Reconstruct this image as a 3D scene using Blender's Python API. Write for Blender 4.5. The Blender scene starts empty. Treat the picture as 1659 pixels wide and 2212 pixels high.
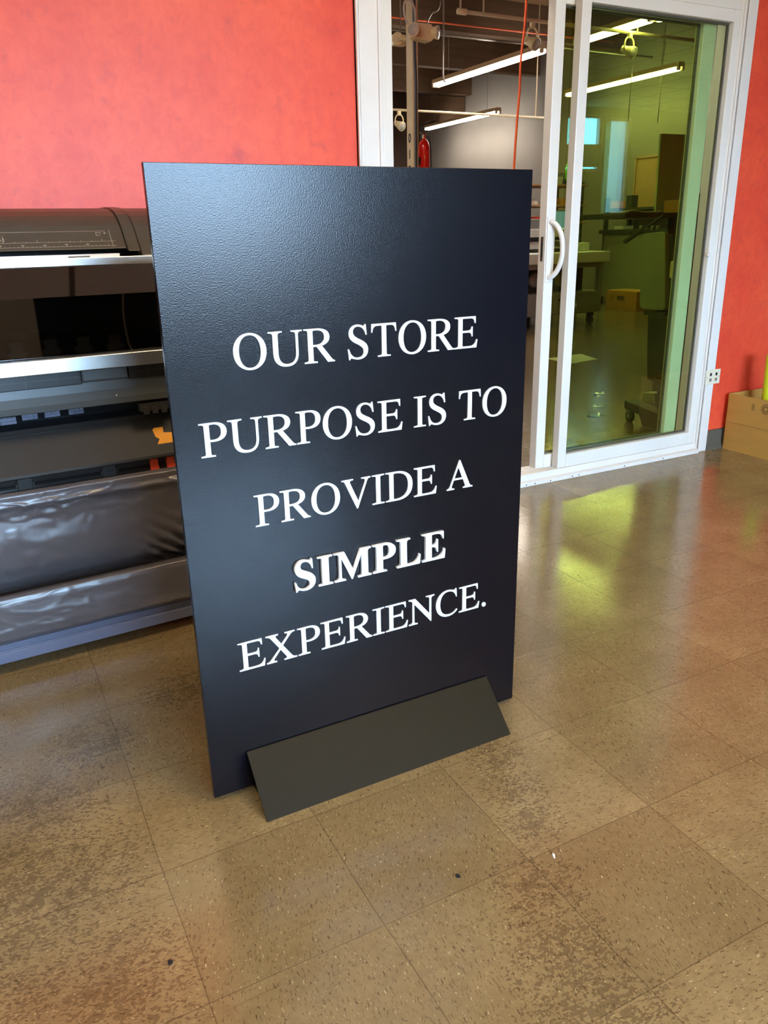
import bpy, math, random
from mathutils import Vector, Matrix, noise
random.seed(4)
S = bpy.context.scene
COL = S.collection
PI = math.pi
T = .3048                      # one floor tile
TX, TY = .1537, .9193          # tile grid offset
WALL = 2.785                   # shop face of the red partition

# ------------------------------------------------------------------ camera
F_PX = 1695.68
Rv = Vector((0.88495822, -0.46520432, -0.02083023))
Uv = Vector((0.17276194, 0.28644806, 0.94239101))
Fv = Vector((0.43243759, 0.83757534, -0.33386417))
EYE = Vector((0, 0, 1.1107))
cd = bpy.data.cameras.new('camera')
cam = bpy.data.objects.new('camera', cd)
COL.objects.link(cam)
cd.sensor_fit = 'HORIZONTAL'
cd.sensor_width = 36
cd.lens = F_PX / 1659 * 36
cd.clip_start = .02
cd.clip_end = 200
cam.matrix_world = Matrix(((Rv.x, Uv.x, -Fv.x, EYE.x), (Rv.y, Uv.y, -Fv.y, EYE.y), (Rv.z, Uv.z, -Fv.z, EYE.z), (0, 0, 0, 1)))
S.camera = cam

# ------------------------------------------------------------------ materials
def srgb(r, g, b):
    f = lambda c: (c / 255 / 12.92) if c / 255 <= .04045 else ((c / 255 + .055) / 1.055) ** 2.4
    return (f(r), f(g), f(b), 1)

class NT:
    def __init__(s, name):
        s.m = bpy.data.materials.new(name)
        s.m.use_nodes = True
        s.t = s.m.node_tree
        s.b = s.t.nodes['Principled BSDF']
        s.out = s.t.nodes['Material Output']
    def n(s, typ, ins=None, **kw):
        nd = s.t.nodes.new(typ)
        for k, v in kw.items(): setattr(nd, k, v)
        for k, v in (ins or {}).items(): s.set(nd, k, v)
        return nd
    def set(s, nd, k, v):
        if isinstance(v, bpy.types.NodeSocket): s.t.links.new(v, nd.inputs[k])
        else: nd.inputs[k].default_value = v
    def math(s, op, a, b=None, c=None, clamp=False):
        nd = s.n('ShaderNodeMath', operation=op, use_clamp=clamp)
        s.set(nd, 0, a)
        if b is not None: s.set(nd, 1, b)
        if c is not None: s.set(nd, 2, c)
        return nd.outputs[0]
    def mix(s, f, a, b, mode='MIX'):
        nd = s.n('ShaderNodeMix', data_type='RGBA', blend_type=mode)
        s.set(nd, 0, f); s.set(nd, 6, a); s.set(nd, 7, b)
        return nd.outputs[2]
    def noise(s, vec, scale, detail=3, rough=.5, dist=0.):
        nd = s.n('ShaderNodeTexNoise', {'Scale': scale, 'Detail': detail, 'Roughness': rough, 'Distortion': dist})
        if vec is not None: s.set(nd, 'Vector', vec)
        return nd.outputs['Fac']
    def step(s, v, lo, hi):
        nd = s.n('ShaderNodeMapRange', {'From Min': lo, 'From Max': hi}, clamp=True)
        s.set(nd, 'Value', v)
        return nd.outputs[0]
    def obj(s): return s.n('ShaderNodeTexCoord').outputs['Object']
    def scale(s, vec, sc, rot=(0, 0, 0)):
        nd = s.n('ShaderNodeMapping', {'Scale': sc, 'Rotation': rot})
        s.set(nd, 'Vector', vec)
        return nd.outputs[0]
    def bump(s, h, strength=.1, dist=.002):
        nd = s.n('ShaderNodeBump', {'Strength': strength, 'Distance': dist})
        s.set(nd, 'Height', h)
        s.set(s.b, 'Normal', nd.outputs[0])

def pm(name, col, rough=.5, metal=0., var=.06, scale=12, bump=0., stretch=None, spec=.5, coat=0., emit=None, estr=0.):
    """plain surface: colour with a slight mottled variation and fine grain"""
    t = NT(name)
    o = t.obj()
    if stretch: o = t.scale(o, stretch)
    f = t.noise(o, scale, 4)
    a = tuple(c * (1 - var) for c in col[:3]) + (1,)
    b = tuple(min(1, c * (1 + var)) for c in col[:3]) + (1,)
    t.set(t.b, 'Base Color', t.mix(t.step(f, .3, .7), a, b))
    t.b.inputs['Roughness'].default_value = rough
    t.b.inputs['Metallic'].default_value = metal
    t.b.inputs['Specular IOR Level'].default_value = spec
    t.b.inputs['Coat Weight'].default_value = coat
    if emit:
        t.b.inputs['Emission Color'].default_value = emit
        t.b.inputs['Emission Strength'].default_value = estr
    if bump: t.bump(t.noise(o, scale * 12, 2), bump, .001)
    return t.m

def floor_mat():
    t = NT('vinyl_tile_floor')
    pos = t.n('ShaderNodeNewGeometry').outputs['Position']
    sp = t.n('ShaderNodeSeparateXYZ', {0: pos})
    # seams waver a little, as hand laid tiles do
    wob = t.math('MULTIPLY', t.math('SUBTRACT', t.noise(pos, 2.2, 1), .5), .014)
    u = t.math('DIVIDE', t.math('SUBTRACT', t.math('ADD', sp.outputs[0], wob), TX), T)
    v = t.math('DIVIDE', t.math('SUBTRACT', t.math('ADD', sp.outputs[1], wob), TY), T)
    fu, fv = t.math('FRACT', u), t.math('FRACT', v)
    eu = t.math('MINIMUM', fu, t.math('SUBTRACT', 1., fu))
    ev = t.math('MINIMUM', fv, t.math('SUBTRACT', 1., fv))
    cellv = t.n('ShaderNodeCombineXYZ', {0: t.math('FLOOR', u), 1: t.math('FLOOR', v)}).outputs[0]
    wn = t.n('ShaderNodeTexWhiteNoise', noise_dimensions='2D'); t.set(wn, 'Vector', cellv)
    rnd = wn.outputs['Value']
    # long flecks, turned by about a quarter from tile to tile
    ang = t.math('MULTIPLY_ADD', t.math('ROUND', rnd), 1.25, t.math('MULTIPLY', rnd, .7))
    vr = t.n('ShaderNodeVectorRotate', rotation_type='Z_AXIS'); t.set(vr, 'Vector', pos); t.set(vr, 'Angle', ang)
    off = t.n('ShaderNodeVectorMath', operation='ADD'); t.set(off, 0, vr.outputs[0])
    t.set(off, 1, t.n('ShaderNodeCombineXYZ', {0: t.math('MULTIPLY', rnd, 7.3), 1: t.math('MULTIPLY', rnd, 3.1)}).outputs[0])
    rv = off.outputs[0]
    wv = t.n('ShaderNodeTexNoise', {'Scale': 26., 'Detail': 2.}); t.set(wv, 'Vector', pos)
    wq = t.n('ShaderNodeVectorMath', operation='MULTIPLY_ADD'); t.set(wq, 0, wv.outputs['Color']); wq.inputs[1].default_value = (.016, .016, 0); t.set(wq, 2, rv)
    rv = wq.outputs[0]
    fl1 = t.noise(t.scale(rv, (70, 210, 1), (0, 0, .15)), 1., 3, .6)
    fl2 = t.noise(t.scale(rv, (80, 260, 1), (0, 0, .75)), 1., 2, .5)
    fl3 = t.noise(t.scale(rv, (90, 260, 1), (0, 0, -.5)), 1.2, 1)
    cloud = t.noise(pos, 5.5, 4, .6)
    base = t.mix(t.step(cloud, .3, .72), srgb(141, 121, 84), srgb(170, 149, 108))
    base = t.mix(t.math('MULTIPLY', rnd, .5), base, srgb(128, 110, 75))
    base = t.mix(t.math('MULTIPLY', t.step(t.noise(pos, 60, 3), .45, .7), .28), base, srgb(118, 98, 62))
    base = t.mix(t.math('MULTIPLY', t.step(fl1, .585, .65), .5), base, srgb(84, 66, 38))
    base = t.mix(t.math('MULTIPLY', t.step(fl2, .625, .68), .66), base, srgb(66, 51, 30))
    base = t.mix(t.math('MULTIPLY', t.step(fl3, .695, .73), .8), base, srgb(205, 190, 150))
    # scuffs and scratches
    sc = None
    for k, (ax, rz, lo) in enumerate((((1.2, 90, 1), .55, .70), ((1.6, 120, 1), -.25, .71), ((2.2, 110, 1), 1.2, .715))):
        s_ = t.step(t.noise(t.scale(pos, ax, (0, 0, rz)), 2.2, 2, .5, .3), lo, lo + .03)
        sc = s_ if sc is None else t.math('MAXIMUM', sc, s_)
    base = t.mix(t.math('MULTIPLY', sc, .4), base, srgb(80, 62, 36))
    # ground-in dirt where the wax has worn off: blotches at places of their own
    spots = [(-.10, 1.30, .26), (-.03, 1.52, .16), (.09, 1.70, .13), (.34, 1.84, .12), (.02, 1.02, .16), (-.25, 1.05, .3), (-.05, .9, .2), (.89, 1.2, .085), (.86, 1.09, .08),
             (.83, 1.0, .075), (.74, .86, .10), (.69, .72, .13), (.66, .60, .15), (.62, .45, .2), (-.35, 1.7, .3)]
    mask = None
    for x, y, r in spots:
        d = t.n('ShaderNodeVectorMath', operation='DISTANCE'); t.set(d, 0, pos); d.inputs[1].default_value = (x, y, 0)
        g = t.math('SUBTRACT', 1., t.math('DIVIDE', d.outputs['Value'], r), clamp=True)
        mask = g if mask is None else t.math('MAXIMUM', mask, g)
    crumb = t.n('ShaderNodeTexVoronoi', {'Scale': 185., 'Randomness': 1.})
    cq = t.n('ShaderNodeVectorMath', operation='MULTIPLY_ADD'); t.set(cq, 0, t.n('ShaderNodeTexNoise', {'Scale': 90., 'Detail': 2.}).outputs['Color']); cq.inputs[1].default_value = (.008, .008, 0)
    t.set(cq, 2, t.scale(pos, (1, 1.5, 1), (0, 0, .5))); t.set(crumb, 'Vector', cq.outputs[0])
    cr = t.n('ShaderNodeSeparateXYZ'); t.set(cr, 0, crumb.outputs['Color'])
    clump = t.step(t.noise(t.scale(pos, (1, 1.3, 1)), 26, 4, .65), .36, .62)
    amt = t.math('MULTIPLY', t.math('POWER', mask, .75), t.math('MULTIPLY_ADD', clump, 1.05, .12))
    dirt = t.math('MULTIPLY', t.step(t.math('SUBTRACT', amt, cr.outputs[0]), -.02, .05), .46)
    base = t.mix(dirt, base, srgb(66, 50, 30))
    # seams
    seam = t.math('SUBTRACT', 1., t.step(t.math('MINIMUM', eu, ev), .0018, .0048))
    base = t.mix(t.math('MULTIPLY', seam, .5), base, srgb(62, 47, 26))
    t.set(t.b, 'Base Color', t.mix(1., base, (.72, .70, .68, 1), 'MULTIPLY'))
    rg = t.math('MULTIPLY_ADD', t.noise(pos, 9, 3), .10, .12)
    t.set(t.b, 'Roughness', rg)
    t.b.inputs['Specular IOR Level'].default_value = 1.
    h = t.math('ADD', t.math('MULTIPLY', t.noise(pos, 6, 2), 1.2), t.math('MULTIPLY', seam, -.35))
    h = t.math('ADD', h, t.math('MULTIPLY', t.noise(pos, 160, 2), .12))
    t.bump(h, .16, .004)
    return t.m

def red_mat():
    t = NT('red_sponged_paint')
    o = t.obj()
    a = t.noise(o, 3.2, 5, .62)
    c = t.noise(t.scale(o, (1, 1, .8)), 26, 5, .7, .6)
    col = t.mix(t.step(a, .32, .7), srgb(235, 86, 52), srgb(217, 64, 42))
    col = t.mix(t.math('MULTIPLY', t.step(c, .42, .66), .38), col, srgb(200, 48, 40))
    blot = t.math('MULTIPLY', t.step(t.noise(o, 9, 4, .55), .6, .74), .5)
    col = t.mix(blot, col, srgb(160, 40, 52))
    t.set(t.b, 'Base Color', col)
    t.b.inputs['Roughness'].default_value = .46
    t.b.inputs['Specular IOR Level'].default_value = .5
    t.bump(t.math('ADD', c, t.math('MULTIPLY', t.noise(o, 220, 2), .3)), .25, .002)
    return t.m

def board_mat():
    t = NT('black_satin_laminate')
    o = t.obj()
    t.set(t.b, 'Base Color', t.mix(t.noise(o, 3, 3), (.0018, .0020, .0045, 1), (.0024, .0026, .0052, 1)))
    t.set(t.b, 'Roughness', t.math('MULTIPLY_ADD', t.noise(o, 5, 2), .02, .205))
    t.b.inputs['Specular IOR Level'].default_value = .36
    t.bump(t.noise(o, 420, 2), .35, .0006)
    return t.m

def schlick(t, f0):
    g = t.n('ShaderNodeNewGeometry')
    d = t.n('ShaderNodeVectorMath', operation='DOT_PRODUCT'); t.set(d, 0, g.outputs['Incoming']); t.set(d, 1, g.outputs['Normal'])
    k = t.math('POWER', t.math('SUBTRACT', 1., t.math('ABSOLUTE', d.outputs['Value']), clamp=True), 5.)
    return t.math('MULTIPLY_ADD', k, 1 - f0, f0)
def glass_mat(name, tint, gloss=1.0):
    """clear pane: tinted see-through with a Fresnel reflection"""
    t = NT(name)
    tr = t.n('ShaderNodeBsdfTransparent', {'Color': tint})
    gl = t.n('ShaderNodeBsdfGlossy', {'Roughness': .0, 'Color': (.95, .97, 1, 1)})
    g = t.n('ShaderNodeNewGeometry')
    mx = t.n('ShaderNodeMixShader')
    front = t.math('SUBTRACT', 1., g.outputs['Backfacing'])
    t.set(mx, 0, t.math('MULTIPLY', t.math('MULTIPLY', schlick(t, .075), gloss), front)); t.set(mx, 1, tr.outputs[0]); t.set(mx, 2, gl.outputs[0])
    t.t.links.new(mx.outputs[0], t.out.inputs[0])
    return t.m

M = {}
M['floor'] = floor_mat()
M['red'] = red_mat()
M['board'] = board_mat()
M['white'] = pm('white_vinyl_frame', srgb(226, 221, 212), .3, var=.02, scale=4, bump=.05)
M['casing'] = pm('white_painted_wood', srgb(224, 219, 212), .42, var=.03, scale=9, bump=.12)
M['plaster'] = pm('cream_painted_wall', srgb(205, 196, 180), .8, var=.04, scale=3, bump=.2)
M['frontwall'] = pm('grey_brown_painted_wall', srgb(120, 108, 98), .8, var=.04, scale=3, bump=.2)
M['shopceil'] = pm('ceiling_tile', srgb(205, 200, 190), .9, var=.05, scale=30, bump=.2)
M['greywall'] = pm('grey_painted_block', srgb(124, 118, 112), .85, var=.07, scale=1.2, bump=.25)
M['darkwall'] = pm('dark_brown_wall', srgb(88, 70, 60), .9, var=.1, scale=1.5)
M['woodceil'] = pm('dark_roof_decking', srgb(120, 92, 62), .9, var=.25, scale=2, stretch=(.3, 5, 1))
M['beam'] = pm('brown_stained_beam', srgb(96, 72, 52), .8, var=.2, scale=4, stretch=(.3, 4, 4))
M['letter'] = pm('white_acrylic', srgb(208, 217, 228), .38, var=.01, scale=10)
M['steel'] = pm('black_powder_coat', (.012, .009, .004, 1), .42, var=.05, scale=30, bump=.3, spec=.17)
M['black'] = pm('black_plastic', (.012, .011, .011, 1), .45, var=.1, scale=20, bump=.12)
M['deep'] = pm('black_recess', (.006, .006, .008, 1), .7, var=.1)
M['cover'] = pm('charcoal_moulded_plastic', (.055, .047, .036, 1), .38, var=.04, scale=30, bump=.25)
M['panel'] = pm('dark_grey_plastic', (.020, .018, .017, 1), .55, var=.05, scale=14, bump=.1, spec=.3)
M['greyplast'] = pm('blue_grey_plastic', srgb(86, 90, 90), .4, var=.03, scale=20, bump=.15)
M['rail'] = pm('slate_enamel', srgb(84, 88, 108), .42, var=.05, scale=9, bump=.1)
M['silver'] = pm('brushed_aluminium', (.78, .76, .72, 1), .3, metal=1., var=.06, scale=30, stretch=(.4, 20, 60), bump=.1)
M['chrome'] = pm('chrome', (.8, .8, .8, 1), .12, metal=1., var=.02)
M['paper'] = pm('white_paper', srgb(240, 242, 248), .7, var=.01)
M['print'] = pm('pale_grey_print', srgb(175, 168, 152), .6, var=.02)
M['vinyl'] = pm('taupe_coated_fabric', (.086, .078, .084, 1), .28, var=.06, scale=5, bump=.12, spec=.6)
M['orange'] = pm('orange_tape', srgb(225, 150, 20), .6, var=.05)
M['redclip'] = pm('red_plastic', srgb(215, 70, 40), .45, var=.04)
M['redext'] = pm('red_gloss_enamel', srgb(205, 22, 14), .2, var=.04, coat=.4)
M['carton'] = pm('corrugated_cardboard', srgb(176, 130, 58), .82, var=.05, scale=6, stretch=(1, 1, 6), bump=.15)
M['cartondark'] = pm('carton_ink', srgb(96, 72, 36), .8, var=.05)
M['lime'] = pm('lime_yellow_vinyl', srgb(196, 206, 30), .35, var=.03)
M['green'] = pm('green_plastic', srgb(90, 180, 30), .4, var=.04)
M['baseb'] = pm('dark_grey_rubber_base', srgb(84, 80, 70), .5, var=.06, scale=10)
M['outlet'] = pm('ivory_cover_plate', srgb(222, 214, 190), .35, var=.02)
M['tan'] = pm('tan_painted_post', srgb(226, 208, 172), .7, var=.1, scale=9, bump=.2)
M['cream'] = pm('cream_plastic', srgb(238, 222, 178), .4, var=.04)
M['lens'] = pm('clear_lamp_lens', srgb(190, 186, 178), .08, var=.02, spec=1.)
M['pipe'] = pm('cream_painted_track', srgb(214, 196, 164), .5, var=.05)
M['conduit'] = pm('galvanised_conduit', srgb(150, 142, 132), .4, metal=.6, var=.06)
M['cordor'] = pm('orange_cord_jacket', srgb(226, 92, 30), .5, var=.04)
M['cordbk'] = pm('dark_cord_jacket', srgb(46, 42, 44), .5, var=.04)
M['cordbl'] = pm('blue_grey_cord_jacket', srgb(104, 118, 140), .5, var=.04)
M['cordwh'] = pm('white_cord_jacket', srgb(214, 210, 196), .5, var=.03)
M['lampbody'] = pm('lamp_housing_enamel', srgb(190, 160, 124), .5, var=.05)
M['machwhite'] = pm('machine_white_enamel', srgb(228, 234, 228), .4, var=.03, scale=6)
M['machgrey'] = pm('machine_grey_enamel', srgb(140, 144, 140), .45, var=.04, scale=6)
M['machdark'] = pm('machine_dark_enamel', (.05, .055, .038, 1), .5, var=.06)
M['machmid'] = pm('machine_charcoal_cover', (.26, .28, .19, 1), .5, var=.05)
M['greyboard'] = pm('grey_board', srgb(160, 176, 132), .6, var=.04)
M['monitor'] = pm('blue_lit_display', (.05, .1, .2, 1), .2, emit=srgb(90, 130, 190), estr=.5)
M['wood'] = pm('plywood_shelf', srgb(158, 124, 84), .6, var=.12, scale=5, stretch=(1, 8, 8))
M['bottle'] = pm('white_bottle_plastic', srgb(220, 212, 196), .4, var=.03)
M['tube'] = pm('fluorescent_tube', (1, 1, 1, 1), .4, emit=(1, .93, .82, 1), estr=27)
M['troffer'] = pm('ceiling_light_diffuser', (1, 1, 1, 1), .5, emit=(1, .78, .50, 1), estr=8.0)
M['glassA'] = glass_mat('green_tinted_glass', (.81, .90, .75, 1), 1.)
M['glassB'] = glass_mat('lightly_tinted_glass', (.74, .80, .43, 1), .7)
M['clear'] = glass_mat('clear_window_glass', (.97, .98, .98, 1))
M['smoke'] = glass_mat('smoked_window_glass', (.24, .31, .28, 1))
M['teal'] = glass_mat('teal_window_film', (.34, .60, .58, 1))
M['visor'] = None
def visor():
    t = NT('smoked_acrylic')
    tr = t.n('ShaderNodeBsdfTransparent', {'Color': (.17, .155, .14, 1)})
    gl = t.n('ShaderNodeBsdfGlossy', {'Roughness': .03, 'Color': (1, 1, 1, 1)})
    mx = t.n('ShaderNodeMixShader')
    t.set(mx, 0, schlick(t, .13)); t.set(mx, 1, tr.outputs[0]); t.set(mx, 2, gl.outputs[0])
    t.t.links.new(mx.outputs[0], t.out.inputs[0])
    return t.m
M['visor'] = visor()

# ------------------------------------------------------------------ mesh helpers
class B:
    """collects simple solids and links them as ONE mesh object"""
    def __init__(s): s.v = []; s.f = []; s.sm = []
    def add(s, vs, fs, smooth=False):
        o = len(s.v); s.v += [Vector(p) for p in vs]
        s.f += [tuple(i + o for i in f) for f in fs]; s.sm += [smooth] * len(fs)
        return s
    def box(s, x0, x1, y0, y1, z0, z1):
        vs = [(x, y, z) for x in (x0, x1) for y in (y0, y1) for z in (z0, z1)]
        return s.add(vs, [(0, 1, 3, 2), (4, 6, 7, 5), (0, 4, 5, 1), (2, 3, 7, 6), (0, 2, 6, 4), (1, 5, 7, 3)])
    def prism(s, prof, axis, a, b, smooth=False):
        """closed profile pushed from a to b along 'x', 'y' or 'z'"""
        def P(p, c): return {'x': (c, p[0], p[1]), 'y': (p[0], c, p[1]), 'z': (p[0], p[1], c)}[axis]
        n = len(prof)
        vs = [P(p, a) for p in prof] + [P(p, b) for p in prof]
        o = len(s.v)
        s.add(vs, [(i, (i + 1) % n, n + (i + 1) % n, n + i) for i in range(n)], smooth)
        s.f += [tuple(o + i for i in range(n))[::-1], tuple(o + n + i for i in range(n))]; s.sm += [False, False]
        return s
    def tube(s, pts, r, n=8, caps=True):
        pts = [Vector(p) for p in pts]
        rr = r if isinstance(r, (list, tuple)) else [r] * len(pts)
        o = len(s.v); vs = []; fs = []
        up = Vector((0, 0, 1)); prev = None
        for i, p in enumerate(pts):
            d = (pts[min(i + 1, len(pts) - 1)] - pts[max(i - 1, 0)]).normalized()
            if prev is None:
                a = d.cross(up)
                if a.length < .05: a = d.cross(Vector((1, 0, 0)))
            else: a = prev - d * prev.dot(d)
            a.normalize(); prev = a; b = d.cross(a)
            for k in range(n):
                t = 2 * PI * k / n
                vs.append(p + (a * math.cos(t) + b * math.sin(t)) * rr[i])
        for i in range(len(pts) - 1):
            for k in range(n):
                fs.append((i * n + k, i * n + (k + 1) % n, (i + 1) * n + (k + 1) % n, (i + 1) * n + k))
        s.add(vs, fs, True)
        if caps:
            s.f += [tuple(o + k for k in range(n))[::-1], tuple(o + (len(pts) - 1) * n + k for k in range(n))]; s.sm += [False, False]
        return s
    def cyl(s, p0, p1, r, n=20): return s.tube([p0, p1], r, n)
    def lathe(s, c, prof, axis=(0, 0, 1), n=24):
        """profile of (radius, distance along axis)"""
        ax = Vector(axis).normalized(); a = ax.cross(Vector((0, 0, 1)))
        if a.length < .05: a = Vector((1, 0, 0))
        a.normalize(); b = ax.cross(a); c = Vector(c); vs = []; fs = []
        for r, h in prof:
            for k in range(n):
                t = 2 * PI * k / n
                vs.append(c + ax * h + (a * math.cos(t) + b * math.sin(t)) * max(r, 1e-4))
        for i in range(len(prof) - 1):
            for k in range(n):
                fs.append((i * n + k, i * n + (k + 1) % n, (i + 1) * n + (k + 1) % n, (i + 1) * n + k))
        return s.add(vs, fs, True)
    def build(s, name, mat, parent=None, bevel=0., local=False, seg=2, origin=None):
        me = bpy.data.meshes.new(name)
        if parent is not None:
            org = Vector((0, 0, 0)) if local else wloc(parent)
        else:
            if origin is None:
                xs = [p.x for p in s.v]; ys = [p.y for p in s.v]; zs = [p.z for p in s.v]
                org = Vector(((min(xs) + max(xs)) / 2, (min(ys) + max(ys)) / 2, min(zs)))
            else: org = Vector(origin)
        me.from_pydata([tuple(p - org) for p in s.v], [], s.f)
        me.polygons.foreach_set('use_smooth', s.sm)
        me.validate(); me.update()
        o = bpy.data.objects.new(name, me)
        if parent is None: o.location = org
        else: o.parent = parent
        for m_ in (mat if isinstance(mat, list) else [mat]): me.materials.append(m_)
        COL.objects.link(o)
        if bevel:
            md = o.modifiers.new('bevel', 'BEVEL'); md.width = bevel; md.segments = seg; md.limit_method = 'ANGLE'; md.angle_limit = math.radians(40)
        return o

def wloc(o):
    v = Vector(o.location)
    while o.parent is not None:
        o = o.parent; v += Vector(o.location)
    return v

def tag(o, label, cat, group=None):
    o['label'] = label; o['category'] = cat
    if group: o['group'] = group
    return o
def thing(name, label, cat, loc, rz=0, group=None):
    o = bpy.data.objects.new(name, None); COL.objects.link(o)
    o.empty_display_size = .1
    o.location = loc; o.rotation_euler = (0, 0, rz)
    return tag(o, label, cat, group)
def struct(o): o['kind'] = 'structure'; return o
def sempty(name, loc):
    o = bpy.data.objects.new(name, None); COL.objects.link(o); o.empty_display_size = .1
    o.location = loc; return struct(o)
def copy_tree(o, parent=None):
    c = o.copy(); COL.objects.link(c); c.parent = parent
    for ch in [q for q in bpy.data.objects if q.parent == o]: copy_tree(ch, c)
    return c

def ray(px, py): return Fv + Rv * ((px - 829.5) / F_PX) + Uv * ((1106 - py) / F_PX)
def at(px, py, ax, val):
    """the place in the room seen at a pixel, on the plane x, y or z = val"""
    d = ray(px, py)
    return EYE + d * ((val - EYE[ax]) / d[ax])
def catmull(pts, k=6):
    pts = [Vector(p) for p in pts]; out = []
    for i in range(len(pts) - 1):
        p0 = pts[max(i - 1, 0)]; p1 = pts[i]; p2 = pts[i + 1]; p3 = pts[min(i + 2, len(pts) - 1)]
        for j in range(k):
            t = j / k
            out.append(.5 * ((2 * p1) + (p2 - p0) * t + (2 * p0 - 5 * p1 + 4 * p2 - p3) * t * t + (3 * p1 - p0 - 3 * p2 + p3) * t ** 3))
    return out + [pts[-1]]

# ------------------------------------------------------------------ the setting
X0, X1, Y0 = -3.2, 10.4, -4.0        # shop: left wall, right wall, front wall
SC = 2.75                            # shop ceiling
WX0, WX1, WY1, WC = -1.0, 9.5, 16.3, 4.05   # warehouse behind the partition
FX1 = max(X1, WX1) + .2
struct(B().box(X0 - .2, FX1, Y0 - .2, WY1 + .2, -.1, 0).build('floor', M['floor'], origin=(0, 0, 0)))
DX0, DX1, DZ = 1.462, 3.282, 2.045   # door opening in the partition
PT = .12
red = B()
red.box(X0, DX0, WALL, WALL + PT, 0, WC + .1)
red.box(DX1, FX1, WALL, WALL + PT, 0, WC + .1)
red.box(DX0, DX1, WALL, WALL + PT, DZ, WC + .1)
struct(red.build('wall_back', M['red'], origin=(0, WALL, 0)))
struct(B().box(X0 - .12, X0, Y0, WALL, 0, SC + .1).build('wall_left', M['plaster']))
struct(B().box(X1, X1 + .12, Y0, WALL, 0, SC + .1).build('wall_right', M['plaster']))
# front wall of the shop with its daylight openings: (x0, x1, z0, z1)
OPEN = [(-.45, 1.15, .85, 2.45), (1.35, 2.8, .85, 2.45), (7.9, 8.66, 1.90, 2.66), (8.78, 9.22, 1.30, 2.64)]
fw = B(); xs = X0
for a, b, c, d in OPEN:
    fw.box(xs, a, Y0 - .12, Y0, 0, SC + .1)
    fw.box(a, b, Y0 - .12, Y0, 0, c); fw.box(a, b, Y0 - .12, Y0, d, SC + .1); xs = b
fw.box(xs, X1, Y0 - .12, Y0, 0, SC + .1)
struct(fw.build('wall_front', M['frontwall'], origin=(0, Y0, 0)))
for i, (a, b, c, d) in enumerate(OPEN):
    nm = 'window_%d' % (i + 1)
    w = sempty(nm, ((a + b) / 2, Y0 - .06, c))
    fr = B(); g = .045
    fr.box(a, a + g, Y0 - .09, Y0 - .02, c, d).box(b - g, b, Y0 - .09, Y0 - .02, c, d)
    fr.box(a + g, b - g, Y0 - .09, Y0 - .02, c, c + g).box(a + g, b - g, Y0 - .09, Y0 - .02, d - g, d)
    if i == 2: fr.box(a + g, b - g, Y0 - .09, Y0 - .02, 1.97, 2.27)
    f_ = fr.build('window_frame', M['casing'], w)
    B().box(a + g, b - g, Y0 - .058, Y0 - .052, c + g, d - g).build('glass_pane', M['clear'] if i < 2 else M['smoke'] if i == 3 else M['teal'], w)
    L = bpy.data.lights.new('daylight_portal', 'AREA'); L.shape = 'RECTANGLE'; L.size = b - a; L.size_y = d - c
    L.cycles.is_portal = True
    lo = bpy.data.objects.new('daylight_portal', L); COL.objects.link(lo)
    lo.location = ((a + b) / 2, Y0 - .13, (c + d) / 2); lo.rotation_euler = (PI / 2, 0, PI)

# suspended ceiling with dark grid lines and warm troffers
cl = NT('ceiling_grid_tiles')
o_ = cl.n('ShaderNodeNewGeometry').outputs['Position']; sp = cl.n('ShaderNodeSeparateXYZ', {0: o_})
fx = cl.math('FRACT', cl.math('DIVIDE', sp.outputs[0], .61)); fy = cl.math('FRACT', cl.math('DIVIDE', sp.outputs[1], .61))
e = cl.math('MINIMUM', cl.math('MINIMUM', fx, cl.math('SUBTRACT', 1., fx)), cl.math('MINIMUM', fy, cl.math('SUBTRACT', 1., fy)))
cl.set(cl.b, 'Base Color', cl.mix(cl.step(e, .018, .024), srgb(96, 86, 76), cl.mix(cl.noise(o_, 40, 3), srgb(200, 190, 174), srgb(214, 206, 192))))
cl.b.inputs['Roughness'].default_value = .9
struct(B().box(X0, X1, Y0, WALL, SC, SC + .08).build('ceiling', cl.m))
tr0 = None
for k, (x, y) in enumerate([(-1.83, .61), (1.22, .61), (-1.83, -1.83), (2.44, -1.83)]):
    if tr0 is None:
        tr0 = thing('ceiling_light', 'x', 'ceiling light', (x, y, SC - .03), 0, 'shop ceiling troffers')
        fr = B(); a = .61
        fr.box(x - a, x + a, y - .305, y - .285, SC - .03, SC - .001).box(x - a, x + a, y + .285, y + .305, SC - .03, SC - .001)
        fr.box(x - a, x - a + .02, y - .285, y + .285, SC - .03, SC - .001).box(x + a - .02, x + a, y - .285, y + .285, SC - .03, SC - .001)
        fr.build('frame', M['casing'], tr0)
        B().box(x - a + .02, x + a - .02, y - .285, y + .285, SC - .02, SC - .004).build('diffuser', M['troffer'], tr0)
        c = tr0
    else:
        c = copy_tree(tr0); c.location = (x, y, SC - .03)
    c['label'] = 'flat warm ceiling light panel set in the shop ceiling grid'

# warehouse shell
struct(B().box(WX1, WX1 + .15, WALL + PT, WY1, 0, WC + .1).build('wall_right', M['greywall']))
struct(B().box(WX0 - .15, WX0, WALL + PT, WY1, 0, WC + .1).build('wall_left', M['darkwall']))
struct(B().box(WX0, WX1, WY1, WY1 + .15, 0, WC + .1).build('wall_far', M['darkwall']))
struct(B().box(WX0 - .15, FX1, WALL, WY1 + .15, WC, WC + .12).build('ceiling', M['woodceil']))
for k, y in enumerate((5.9, 8.0, 10.1, 12.2, 14.3)):
    struct(B().box(WX0, WX1, y, y + .16, 3.62, WC).build('trim_%d' % (k + 5), M['beam'], bevel=.006))

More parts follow.
